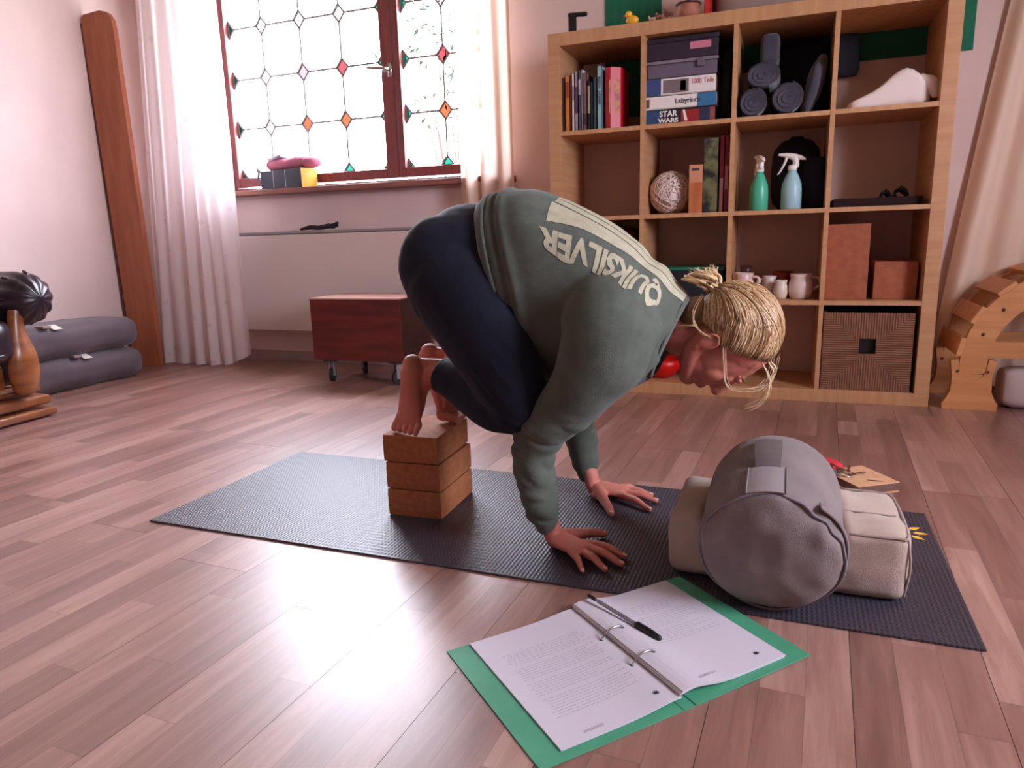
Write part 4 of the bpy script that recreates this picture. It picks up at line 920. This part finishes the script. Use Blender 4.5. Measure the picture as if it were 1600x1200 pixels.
# ------------------------------------------------------------------ notebook, keys, red pouch
t = thing('kraft_notebook', 'kraft brown notebook with a stamped print on the floor behind the cushions', 'notebook', (1.172, -.985, 0), math.radians(-57))
obj('cover', G().box(-.072, .072, -.062, .062, .024, .0265), mat('kraft_card', (222, 172, 136), .7, (210, 158, 122), 40), t, bevel=.001)
obj('page_block', G().box(-.068, .070, -.058, .058, .004, .024), mat('pages_dark', (112, 82, 72), .8), t)
obj('back_cover', G().box(-.072, .072, -.062, .062, 0, .003), MATS['kraft_card'], t)
g = G()
for k in range(5): a = k*.5-1; g.prism([(.03+.004*k, -.005+.006*k), (.036+.004*k, -.008+.006*k), (.05+.002*k, .004+.005*k), (.044+.002*k, .008+.004*k)], 2, .0265, .0268)
obj('stamp_print', g, mat('brown_stamp', (140, 96, 72), .7), t)
t = thing('key_bunch', 'bunch of silver keys with ring lying on the kraft notebook', 'keys', (1.135, -.995, .0268), .3)
obj('key_ring', G().tube([(.014*math.cos(a), .014*math.sin(a), .004+.003*math.sin(a)) for a in [i*.33 for i in range(20)]], .0014, 6), m_chrome, t, smooth=True)
for k, a in enumerate((.2, 1.0, 1.9, 2.9, 4.1)):
    g = G().tube([(.014, 0, 0), (.026, 0, 0)], 0, 10, flat=[(.008, .0012)]*2).box(.03, .058, -.003, .003, -.001, .001).box(.044, .05, .002, .006, -.001, .001).box(.053, .058, .002, .005, -.001, .001)
    obj('key', g, m_chrome, t, (0, 0, .003+.0035*k), rot=(0, -.02-.04*k, a))
obj('key_fob', rbox(.03, .02, .014, .006, 4), mat('grey_fob', (120, 108, 116), .5), t, (-.03, .0, .0), smooth=True)
t = thing('red_pouch', 'small red cloth pouch mostly hidden behind the grey bolster', 'pouch', (1.085, -.93, 0), .6); obj('body', rbox(.09, .07, .045, .02, 6), mat('red_cloth', (206, 44, 58), .8), t, smooth=True)

# ------------------------------------------------------------------ the person
YC = -1.43
P0 = (.3, YC, .0052)
person = thing('person', 'person in grey sweatshirt and navy leggings balancing hands on mat, toes on blocks', 'person', P0)
HC = np.array((.843, YC, .45)); HR = np.array((0, -1., 0)); HF = unit(np.array((.17, 0, -.985))); HU = unit(np.array((.985, 0, .17)))
def hd(x, y, z): return HC+HR*x+HF*y+HU*z
HM = np.array([HR, HF, HU]).T
B = G()
# head
B.ball(hd(0, -.014, .028), (.074, .092, .082), 24, 16, HM)
B.ball(hd(0, .028, -.006), (.061, .062, .090), 24, 16, HM)
B.ball(hd(0, .030, -.054), (.053, .052, .050), 20, 14, HM)
B.ball(hd(0, .068, -.090), (.021, .018, .018), 16, 10, HM)
for s in (-1, 1):
    B.ball(hd(s*.032, .058, -.030), (.026, .022, .032), 14, 10, HM)
    B.ball(hd(s*.026, .083, .020), (.022, .009, .008), 12, 8, HM)
    B.ball(hd(s*.030, .076, -.001), (.015, .012, .011), 12, 8, HM)
    B.ball(hd(s*.009, .094, -.038), (.0085, .010, .008), 10, 8, HM)
    # ear: plate, helix, lobe
    e = np.array((s*.072, -.014, -.030)); O = lambda a, b, c: hd(s*(a-.005), b-.008, c*.9-.026)
    B.ball(hd(*e), (.007, .015, .026), 12, 10, HM)
    B.tube([O(.076, .006, -.016), O(.080, .009, .0), O(.084, .003, .020), O(.087, -.012, .024), O(.086, -.020, .010), O(.081, -.014, -.014), O(.077, -.004, -.028)], .0034, 8, res=4)
    B.ball(O(.077, .002, -.029), (.004, .007, .008), 10, 8, HM)
    B.tube([hd(s*.056, -.02, -.03), hd(s*.056, .0, -.062), hd(s*.044, .034, -.082), hd(s*.016, .064, -.094)], 0, 12, flat=[(.016, .02), (.015, .02), (.014, .018), (.014, .016)], res=3)
B.tube([hd(0, .080, .016), hd(0, .093, -.012), hd(0, .105, -.034)], 0, 12, flat=[(.012, .010), (.0125, .012), (.0125, .0125)], res=3)
B.ball(hd(0, .074, -.056), (.028, .018, .022), 14, 10, HM); B.ball(hd(0, .087, -.060), (.021, .008, .0055), 14, 8, HM); B.ball(hd(0, .085, -.070), (.018, .008, .006), 14, 8, HM)
# neck, torso
B.tube([hd(0, -.02, -.03), hd(0, -.022, -.065), (.735, YC, .470), (.69, YC, .485), (.65, YC, .50)], 0, 20, flat=[(.052, .054), (.048, .050), (.048, .048), (.050, .040), (.06, .04)], upv=(0, 0, 1), res=3)
B.tube([(.67, YC, .49), (.62, YC, .52), (.52, YC, .57), (.40, YC, .60), (.30, YC, .61), (.24, YC, .60)], 0, 24, flat=[(.08, .05), (.13, .07), (.13, .08), (.11, .08), (.10, .08), (.09, .08)], upv=(0, 0, 1), res=3)
def limb(pts, flats, upv=(0, 0, 1), n=16, res=4): B.tube(pts, 0, n, flat=flats, upv=upv, res=res)
WR = {-1: (.497, -1.604, .046), 1: (.500, -1.262, .046)}
for s in (-1, 1):
    y = lambda d: YC+s*d
    limb([(.62, y(.12), .50), (.60, y(.175), .43), (.54, y(.185), .34), (.480, y(.180), .268), (.463, y(.180), .20), (.480, y(.176), .12), WR[s]], [(.05, .05), (.045, .045), (.036, .036), (.032, .032), (.032, .032), (.025, .026), (.0235, .019)], upv=(1, 0, .2))
    # leg
    limb([(.23, y(.085), .61), (.27, y(.10), .56), (.35, y(.13), .46), (.415, y(.175), .35), (.43, y(.18), .325)], [(.07, .07), (.07, .07), (.06, .06), (.045, .045), (.042, .042)])
    an = (.176, y(.052), .362) if s < 0 else (.172, y(.052), .372)
    limb([(.43, y(.175), .325), (.36, y(.14), .318), (.28, y(.10), .335), (.22, y(.075), .352), an], [(.040, .040), (.040, .040), (.038, .040), (.032, .034), (.029, .031)])
    # foot
    ns = unit(np.array((-.35, -.94, 0))) if s < 0 else unit(np.array((-1, .10, 0)))
    w = np.array((-ns[1], ns[0], 0))*(-1 if s < 0 else -1)    # across the foot
    hl = np.array((.115, y(.072), .374)) if s < 0 else np.array((.100, y(.052), .382)); bl = np.array((.108, y(.092), .256)) if s < 0 else np.array((.142, y(.052), .246))
    U = np.array((0, 0, 1.)); L_ = lambda k: hl+(bl-hl)*k
    B.tube([hl+U*.014, hl-U*.004, L_(.35), L_(.7), bl], 0, 18, flat=[(.022, .026), (.029, .033), (.027, .027), (.034, .022), (.041, .017)], upv=ns, res=4)
    an_ = np.array(an); B.tube([an_+(.02, 0, 0), an_, L_(.35)-ns*.030, L_(.75)-ns*.020, bl-ns*.010], 0, 14, flat=[(.029, .031), (.032, .033), (.028, .026), (.030, .017), (.034, .012)], upv=ns, res=4)
    B.tube([np.array(an)+np.array((.03, 0, .024)), hl-ns*.012+U*.012], [.012, .014], 10)
    for q in (-1, 1): B.ball(an_-U*.004+w*q*.028, .012, 10, 8)
    for k in range(5):
        inner = 1 if s < 0 else -1               # big toe towards the body's middle
        oy = (.034-.0165*k); ov = np.array((w[0], w[1], 0)); side = 1 if ov[1]*(-s) > 0 else -1
        r = (.0118, .0088, .0084, .008, .0078)[k]; ln = (.050, .046, .042, .037, .031)[k]
        p = bl+ov*side*oy+np.array((0, 0, -.012)); p[2] = max(p[2], .2162+r)
        fw_ = -ns if s > 0 else unit(-ns*.7+np.array((0, 0, -1.))*.35)
        q1 = p-ns*ln*.45; q1[2] = .2162+r+.006; q2 = p-ns*ln; q2[2] = .2162+r*.9
        if s < 0:
            p = bl+ov*side*oy*1.15+np.array((0, 0, -.014)); q1 = p+ns*.006+np.array((0, 0, -.006)); q2 = p+ns*.013; q2[2] = .2162+r*.95
        B.tube([bl+ov*side*oy*.8, p, q1, q2], [r*1.2, r*1.05, r*1.0, r*.95], 10, res=3)
# hands
TIPS = {-1: [(.597, -1.530), (.665, -1.623), (.667, -1.661), (.640, -1.693), (.597, -1.712)], 1: [(.587, -1.405), (.670, -1.348), (.676, -1.284), (.657, -1.246), (.615, -1.216)]}
MCP = {-1: [(.553, -1.556), (.600, -1.607), (.597, -1.631), (.586, -1.654), (.570, -1.673)], 1: [(.556, -1.345), (.600, -1.303), (.602, -1.278), (.594, -1.254), (.578, -1.233)]}
CMC = {-1: (.525, -1.583), 1: (.527, -1.290)}
nails = []
for s in (-1, 1):
    w0 = np.array(WR[s]); mc = [np.array((*p, .0235)) for p in MCP[s]]; ctr = sum(mc[1:])/4; ctr[2] = .0225
    ac = unit(mc[1]-mc[4]); dirn = unit(ctr-np.array((w0[0], w0[1], ctr[2])))
    wp = np.array((w0[0]+.006, w0[1], .030))
    B.tube([w0+(0, 0, .012), wp, wp*.6+ctr*.4+(0, 0, -.003), ctr-dirn*.008], 0, 16, flat=[(.022, .019), (.027, .019), (.035, .0155), (.038, .0125)], upv=(.35, 0, 1), res=4)
    B.ball(wp+(.008, 0, -.012), (.026, .026, .012), 12, 8)
    for k in range(1, 5):
        m_, tip = mc[k], np.array((*TIPS[s][k], .0125)); r = (.0, .0086, .0088, .0083, .0072)[k]
        m0 = m_.copy(); m0[2] = .0225
        pip = m_*.56+tip*.44; pip[2] = .0235; dip = m_*.26+tip*.74; dip[2] = .0165; tip2 = tip.copy(); tip2[2] = .0052+r*.78
        base = wp*.35+m_*.65; base[2] = .0235
        B.tube([base, m0, pip, dip, tip2], [r*1.0, r*1.12, r*1.05, r*.92, r*.78], 12, res=4)
        B.ball(m0+(0, 0, .0015), r*1.12, 10, 8)
        d_ = unit(tip2-dip); nails.append((s, tip2+np.array((0, 0, r*.62))+d_*.0005, d_, r*.62))
    c_ = np.array((*CMC[s], .026)); m_ = mc[0].copy(); m_[2] = .021; tip = np.array((*TIPS[s][0], .0145))
    B.tube([wp*.7+c_*.3, c_, m_, m_*.45+tip*.55+(0, 0, .003), tip], [.014, .0155, .0125, .0108, .0088], 12, res=4)
    nails.append((s, tip+np.array((0, 0, .0062)), unit(tip-m_), .0066))
    B.ball(np.array((*MCP[s][0], .017))*.5+wp*.5+(0, 0, -.004), (.022, .020, .012), 12, 8)
B.off(P0)
body_me = remesh('body', B, .0029, m_skin, 5, .5)
body = obj('body', body_me, None, person)
ng = G()
for s, p, d, r in nails:
    d = unit(np.array((d[0], d[1], d[2]))); sd = unit(np.cross((0, 0, 1), d)); nn_ = unit(np.cross(d, sd)); Rm = np.array([d, sd, nn_]).T
    n1 = G().ball(np.array(p)-np.array(P0), (r*1.25, r*.9, r*.28), 10, 6, Rm); obj('fingernail', n1, m_nail, body, smooth=True)
# brows, lashes, lips tint
m_brow = mat('brow_hair', (120, 84, 60), .8)
for s in (-1, 1):
    obj('eyebrow', G().tube([np.array(hd(s*.012, .0885, .026))-P0, np.array(hd(s*.03, .0875, .030))-P0, np.array(hd(s*.046, .073, .026))-P0], 0, 8, flat=[(.002, .0028), (.0016, .0032), (.001, .0014)], res=4), m_brow, body, smooth=True)
obj('lips', G().tube([np.array(hd(-.016, .0905, -.0655))-P0, np.array(hd(0, .0935, -.0645))-P0, np.array(hd(.016, .0905, -.0655))-P0], 0, 10, flat=[(.001, .002), (.0025, .0055), (.001, .002)], upv=tuple(HU), res=4), mat('lip_rose', (186, 96, 92), .5), body, smooth=True)

# leggings
Lg = G()
Lg.tube([(.40, YC, .60), (.32, YC, .615), (.25, YC, .63), (.205, YC, .625), (.18, YC, .615)], 0, 28, flat=[(.13, .12), (.145, .135), (.160, .135), (.155, .115), (.13, .08)], upv=(.1, 0, 1), res=4)
for s in (-1, 1):
    y = lambda d: YC+s*d
    Lg.ball((.215, y(.080), .622), (.108, .088, .116), 24, 16)
    Lg.ball((.232, y(.085), .565), (.105, .085, .10), 24, 16)
    Lg.tube([(.235, y(.088), .60), (.28, y(.105), .55), (.355, y(.145), .455), (.418, y(.180), .362), (.436, y(.187), .325)], 0, 24, flat=[(.095, .112), (.092, .118), (.080, .102), (.068, .078), (.060, .062)], upv=(.6, 0, .8), res=5)
    Lg.ball((.428, y(.186), .325), (.060, .058, .060), 16, 12)
    Lg.tube([(.430, y(.184), .315), (.36, y(.146), .312), (.29, y(.103), .332), (.235, y(.080), .349), (.196, y(.065), .358)], 0, 20, flat=[(.054, .054), (.055, .058), (.054, .058), (.046, .050), (.040, .045)], upv=(0, 0, 1), res=5, cap=False)
Lg.off(P0)
leg_me = remesh('leggings', Lg, .0055, m_navy, 8, .5)
def legf(p):
    x, y, z = p[0]+P0[0], p[1], p[2]+P0[2]
    w_ = math.exp(-((x-.40)/.07)**2)*math.exp(-((z-.38)/.09)**2)
    return .0012*nz(x*30, y*30, z*30)+.003*w_*nz((x+z)*60, (x-z)*8, y*10)+.0018*math.sin(90*(x*.5+z*.85)+4*nz(x*8, y*8, z*8))*math.exp(-((x-.14)/.07)**2)*math.exp(-((z-.50)/.06)**2)
displace(leg_me, legf)
legs = obj('leggings', leg_me, None, person)
for s in (-1, 1):
    a = np.array((.203, YC+s*.066, .356))-P0; b_ = np.array((.192, YC+s*.062, .359))-P0
    obj('ankle_cuff', G().tube([a, b_], 0, 24, cap=False, flat=[(.0405, .0455)]*2, upv=(0, 0, 1)), m_navy, legs, smooth=True)

# sweatshirt
SEC = [((.293, .764), (.425, .365), .150), ((.310, .774), (.440, .355), .168), ((.350, .789), (.470, .350), .178), ((.42, .787), (.50, .350), .183), ((.515, .748), (.545, .345), .188),
       ((.605, .700), (.585, .340), .192), ((.672, .642), (.618, .338), .182), ((.722, .594), (.652, .345), .150), ((.754, .556), (.682, .362), .108), ((.768, .538), (.694, .372), .082)]
Sg = G(); rings = []
def secring(T, Bm, ry, n=40, e=2.35, inset=0, shift=(0, 0)):
    T = np.array((T[0], 0, T[1])); Bm = np.array((Bm[0], 0, Bm[1])); c = (T+Bm)/2; a = (T-Bm)/2; la = np.linalg.norm(a); a = a/la*(la-inset); r = []
    for j in range(n):
        q = 2*PI*j/n; cs, sn = math.cos(q), math.sin(q); cc = abs(cs)**(2/e)*(1 if cs > 0 else -1); ss = abs(sn)**(2/e)*(1 if sn > 0 else -1)
        wd = ry-inset; wd *= (1-.10*max(0, cc))            # narrower towards the spine
        p = c+a*cc+np.array((shift[0], YC, shift[1])); p[1] = YC-wd*ss; r.append(p)
    return r
secs = cr([np.array((t_[0], t_[1], b_[0], b_[1], r_)) for t_, b_, r_ in SEC], 4)
rings.append(secring(SEC[0][0], SEC[0][1], SEC[0][2], inset=.012, shift=(.03, .01)))
for q in secs: rings.append(secring((q[0], q[1]), (q[2], q[3]), q[4]))
rings.append(secring(SEC[-1][0], SEC[-1][1], SEC[-1][2], inset=.010, shift=(-.03, .012)))
Sg.rings(rings)
for s in (-1, 1):
    y = lambda d: YC+s*d
    Sg.tube([(.60, y(.09), .54), (.625, y(.150), .50), (.622, y(.183), .455), (.590, y(.192), .395), (.545, y(.188), .335), (.480, y(.183), .268), (.461, y(.183), .205), (.471, y(.180), .14), (.480, y(.178), .085)], 0, 28,
            flat=[(.10, .10), (.105, .10), (.095, .092), (.082, .074), (.068, .060), (.058, .052), (.047, .045), (.042, .041), (.036, .035)], upv=(1, 0, .3), res=5)
Sg.off(P0)
sh_me = remesh('sweatshirt', Sg, .0048, m_shirt, 7, .5)
def shf(p):
    x, y, z = p[0]+P0[0], p[1]+P0[1], p[2]+P0[2]; ay = abs(y-YC)
    d = .0035*nz(x*11, y*11, z*11)
    arm = 1/(1+math.exp(-(ay-.165)/.008))*(1/(1+math.exp((z-.30)/.02)))
    d += arm*.010*abs(nz(x*9, y*9, z*30+3+x*10))*1.6-arm*.003
    tors = 1-arm
    # long folds running from back to belly, and from the armpit
    ph = 38*(x*.95+z*.35)+5*nz(x*4, y*4, z*4)
    d += tors*.0055*math.exp(-((x-.40)/.09)**2)*math.sin(ph)*(.5+.5*nz(x*5, y*3, z*5))
    ph2 = 34*(x*.6-z*.7)+4*nz(x*5, y*5, z*5+4)
    d += tors*.0045*math.exp(-((x-.52)/.09)**2)*math.exp(-((z-.46)/.12)**2)*math.sin(ph2)
    d += .004*math.exp(-((x-.70)/.05)**2)*math.sin(70*(z-.3*x)+3*nz(x*6, y*6, z*6))
    if y < YC+.05: d -= tors*.007*math.exp(-((x-.352-(.79-z)*.20-.012*math.sin(z*14))/.007)**2)*min(1, max(0, (z-.42)/.08))-tors*.004*math.exp(-((x-.372-(.79-z)*.20-.012*math.sin(z*14))/.012)**2)
    return d
displace(sh_me, shf)
shirt = obj('sweatshirt', sh_me, None, person)
def ribband(i0, i1, out, name, n=96):
    R = []
    for k in range(i0, i1+1):
        q = secs[k]; R.append([p-np.array(P0) for p in secring((q[0], q[1]), (q[2], q[3]), q[4], n=n, inset=-out-.0012*((k-i0) % 1))])
    for r in R:
        for j in range(n): r[j] = r[j]
    g = G(); V = [p for r in R for p in r]; m = len(R)
    F = [(k*n+i, k*n+(i+1) % n, (k+1)*n+(i+1) % n, (k+1)*n+i) for k in range(m-1) for i in range(n)]; g.add(V, F); o = obj(name, g, m_rib, shirt, smooth=True)
    s_ = o.modifiers.new('s', 'SOLIDIFY'); s_.thickness = .004; s_.offset = -1; me = evaluated(o); o.modifiers.clear(); o.data = me; me.polygons.foreach_set('use_smooth', [True]*len(me.polygons)); return o
ribband(0, 5, .0045, 'hem_band'); ribband(34, 36, .003, 'collar_band')
for s in (-1, 1):
    a = np.array((.4795, YC+s*.179, .094))-P0; b_ = np.array((.487, YC+s*.177, .060))-P0
    obj('cuff', G().tube([a, b_], 0, 28, flat=[(.032, .031), (.0285, .0275)], upv=(1, 0, .3)), m_rib, shirt, smooth=True)

# cream print on the back, laid over the cloth
bm = bmesh.new(); bm.from_mesh(sh_me); bvh = BVHTree.FromBMesh(bm)
CA = cr([np.array(((t_[0]+b_[0])/2, (t_[1]+b_[1])/2, t_[0]-b_[0], t_[1]-b_[1])) for t_, b_, r_ in SEC], 8)
def backpt(s_, a_, off_=.0012):
    """s_ 0 hem .. 1 collar, a_ angle from the spine towards the near side (radians)"""
    k = s_*(len(CA)-1); i = min(int(k), len(CA)-2); c = CA[i]*(1-k+i)+CA[i+1]*(k-i)
    N = unit(np.array((c[2], 0, c[3]))); d = N*math.cos(a_)+np.array((0, -1, 0))*math.sin(a_)
    o = np.array((c[0], YC, c[1]))-P0; h, nr, idx, dist = bvh.ray_cast(Vector(o+d*.5), Vector(-d))
    if h is None: return o+d*.2
    return np.array(h)+np.array(nr)*off_
def patch(f0, f1, s0, s1, n=40, m=8):
    """band between angle curves f0(s) and f1(s)"""
    g = G(); V = []
    for i in range(n+1):
        s_ = s0+(s1-s0)*i/n
        for j in range(m+1): V.append(backpt(s_, f0(s_)+(f1(s_)-f0(s_))*j/m))
    return g.add(V, [(i*(m+1)+j, i*(m+1)+j+1, (i+1)*(m+1)+j+1, (i+1)*(m+1)+j) for i in range(n) for j in range(m)])

pb_ = G()
wv = lambda s_, c, k, p: c+k*math.sin(9*s_+p)
for f0, f1, s0, s1 in ((lambda s_: .66-.10*(s_-.4)/.4-.02*math.sin(s_*30)-.3*max(0, s_-.82), lambda s_: wv(s_, .34, .05, 2.2), .40, .93), (lambda s_: wv(s_, .315, .05, 2.2), lambda s_: wv(s_, .10, .09, 3.2), .405, .93),
                       (lambda s_: wv(s_, .075, .09, 3.2), lambda s_: wv(s_, -.12, .1, 4.2), .40, .92), (lambda s_: wv(s_, -.15, .1, 4.2), lambda s_: wv(s_, -.34, .08, .4), .41, .91), (lambda s_: wv(s_, -.37, .08, .4), lambda s_: -.60, .43, .86)):
    q = patch(f0, f1, s0, s1); pb_.add(q.v, q.f)
o_ = obj('back_print', pb_, m_print, shirt, smooth=True)
tg = text_geo('QUIKSILVER', 1.0, 0, .045, 'LEFT', 1.0)
tb = bmesh.new(); tv = [tb.verts.new(v) for v in tg.v]
for f in tg.f:
    try: tb.faces.new([tv[i] for i in f])
    except ValueError: pass
bmesh.ops.triangulate(tb, faces=tb.faces[:]); bmesh.ops.remove_doubles(tb, verts=tb.verts[:], dist=1e-4)
for _ in range(3):
    es = [e for e in tb.edges if e.calc_length() > .16]
    if es: bmesh.ops.subdivide_edges(tb, edges=es, cuts=1)
xs = [v.co.x for v in tb.verts]; ys = [v.co.y for v in tb.verts]; x0_, x1_, y0_, y1_ = min(xs), max(xs), min(ys), max(ys)
for v in tb.verts:
    tx, ty = (v.co.x-x0_)/(x1_-x0_), (v.co.y-y0_)/(y1_-y0_); s_ = .80-.415*tx
    top_ = 1.06+.10*(s_-.4)/.4+.03*math.sin(tx*25); base_ = .72-.10*(s_-.4)/.4
    v.co = Vector(backpt(s_, base_+(top_-base_)*ty, .0011))
bmesh.ops.triangulate(tb, faces=tb.faces[:])
me = bpy.data.meshes.new('back_lettering'); tb.to_mesh(me); tb.free(); me.materials.append(m_print)
obj('back_lettering', me, None, shirt)
bm.free()

# hair: cap, combed strands, bun, loose locks
def hairmat(name, c1, c2):
    m = mat(name, c1, .42, c2, 40, (1, 1, 1), spec=.45, contrast=(.3, .7)); return m
hm = [hairmat('hair_blond', (206, 170, 128), (180, 142, 100)), hairmat('hair_light', (232, 204, 168), (214, 182, 142)), hairmat('hair_dark', (140, 100, 66), (118, 82, 54))]
cen, rad_ = np.array((0, -.026, .033)), np.array((.080, .095, .086))
cap = G(); cap.ball(hd(*cen), rad_*.985, 32, 22, HM); cap.ball(hd(0, -.062, -.048), (.050, .044, .050), 20, 14, HM); cap.off(P0)
hair = obj('hair', cap, mat('hair_base', (150, 112, 76), .6, (96, 66, 44), 18), person, smooth=True)
rh = random.Random(11); BUN = np.array((0, -.122, -.012))
def onsurf(p, k=1.0): q = (np.array(p)-cen)/rad_; return cen+q/np.linalg.norm(q)*rad_*k
LINE = [(0, .062, .088), (.030, .058, .082), (.052, .047, .066), (.066, .034, .044), (.072, .018, .018), (.076, .000, -.004), (.076, -.022, -.012), (.070, -.045, -.034), (.055, -.062, -.058), (.030, -.074, -.074), (0, -.080, -.080)]
line = cr([np.array(q) for q in LINE], 12)
st = [G(), G(), G()]
def strand(pts, r, gi):
    st[gi].tube([np.array(hd(*p))-P0 for p in pts], 0, 5, flat=[(r*.3, r*.3)]+[(r, r*.7)]*(len(pts)-2)+[(r*.5, r*.5)], cap=False)
for k in range(2300):
    sgn = rh.choice((-1, 1)); u_ = rh.random()**1.25; i = min(int(u_*(len(line)-1)), len(line)-1); p = line[i].copy(); bul = rh.random()*.075*max(0, 1-u_*1.6)
    p = p+(np.array((0, -.12, 0))-p)*(rh.random()**2*.28)     # roots spread back from the hairline
    p[0] *= sgn; n_ = 13; pts = []; w1 = rh.uniform(-.006, .006); w2 = rh.uniform(-.004, .004); lift_ = rh.uniform(1.0, 1.05)
    bq = BUN+np.array((sgn*.012*rh.random(), 0, rh.uniform(-.012, .014)))
    for j in range(n_):
        t_ = j/(n_-1); q = p*(1-t_)+bq*t_; q[0] += sgn*(.004+bul)*math.sin(PI*t_)
        q[2] += (w1+.095*max(0, 1-u_*1.5))*math.sin(PI*t_); q[1] += w2*math.sin(2*PI*t_)
        pts.append(onsurf(q, lift_+.012*math.sin(PI*t_*1.0)) if t_ < .93 else bq)
    gi = 2 if rh.random() < .16 else (1 if rh.random() < .45 else 0)
    if i > 96 and rh.random() < .7: gi = 2
    big = rh.random() < .05
    strand(pts, rh.uniform(.0022, .0032) if big else rh.uniform(.0007, .0017), 2 if big else gi)
for g_, m, nm in zip(st, hm, ('blond_strands', 'light_strands', 'dark_strands')):
    o_ = obj(nm, g_, m, hair, smooth=True); o_['kind'] = 'stuff'
bun = [G(), G()]
for k in range(34):
    c = BUN+np.array((rh.uniform(-.008, .008), -.014+rh.uniform(-.01, .012), rh.uniform(-.02, .014)-.008)); a0 = rh.random()*6; R0 = rh.uniform(.010, .024); tl = rh.uniform(-.7, .7); pts = []
    for j in range(13):
        a = a0+j/12*rh.uniform(3.6, 5.2); pts.append(c+np.array((R0*math.cos(a)*.9, R0*math.sin(a)*.45+.006*math.sin(tl+a), R0*math.sin(a)*1.15*math.cos(tl)+R0*.3*math.cos(a*2))))
    bun[k % 2].tube([np.array(hd(*p))-P0 for p in pts], rh.uniform(.0025, .0042), 6)
for k in range(26):      # frizz
    a = rh.uniform(0, 2*PI); b_ = BUN+np.array((.012*math.cos(a), -.022, .018*math.sin(a))); e_ = b_+np.array((rh.uniform(-.02, .02), rh.uniform(-.026, -.008), rh.uniform(-.03, .012))); mid_ = (b_+e_)/2+np.array((rh.uniform(-.006, .006), -.004, rh.uniform(-.006, .006)))
    bun[1].tube([np.array(hd(*p))-P0 for p in (b_, mid_, e_)], [.0010, .0008, .0003], 4, cap=False, res=3)
bo_ = obj('hair_bun', bun[0].add(*(lambda B_: (B_.v, B_.f))(G().ball(hd(*(BUN+np.array((0, -.012, -.008)))), (.018, .016, .024), 14, 10, HM).off(P0))), hm[0], hair, smooth=True)
obj('light_strands', bun[1], hm[1], bo_, smooth=True)
lk = G()
def lock(P, n, spread, r):
    for k in range(n):
        o1 = np.array([rh.uniform(-spread, spread) for _ in range(3)]); pp = [np.array(p)+o1*(.2+.8*i/(len(P)-1))+np.array([rh.uniform(-.003, .003) for _ in range(3)])-(P0) for i, p in enumerate(P)]
        lk.tube(pp, [r*(1-.75*i/((len(P)-1)*4)) for i in range((len(P)-1)*4+1)] if False else [r]*(len(P)-1)+[r*.3], 4, cap=False, res=5)
yy = YC-.078
lock([hd(.077, .004, .002), (.853, yy-.004, .372), (.892, yy, .362), (.925, yy+.012, .368), (.940, yy+.03, .392), (.948, yy+.045, .43)], 6, .009, .0005)
lock([hd(.050, .05, .07), (.938, yy+.02, .380), (.934, yy+.012, .352), (.915, yy+.008, .333), (.888, yy+.006, .318)], 11, .006, .0006)
lock([hd(-.050, .05, .07), (.945, YC+.05, .380), (.930, YC+.055, .345), (.900, YC+.06, .325)], 9, .006, .0011)
lock([hd(.074, -.012, -.006), hd(.080, -.028, -.032), hd(.072, -.052, -.048), hd(.05, -.08, -.05), hd(.02, -.11, -.03)], 6, .004, .0007)
lock([hd(.062, -.05, -.05), hd(.058, -.052, -.075), hd(.052, -.045, -.092)], 8, .005, .0009)
o_ = obj('loose_locks', lk, hm[1], hair, smooth=True); o_['kind'] = 'stuff'
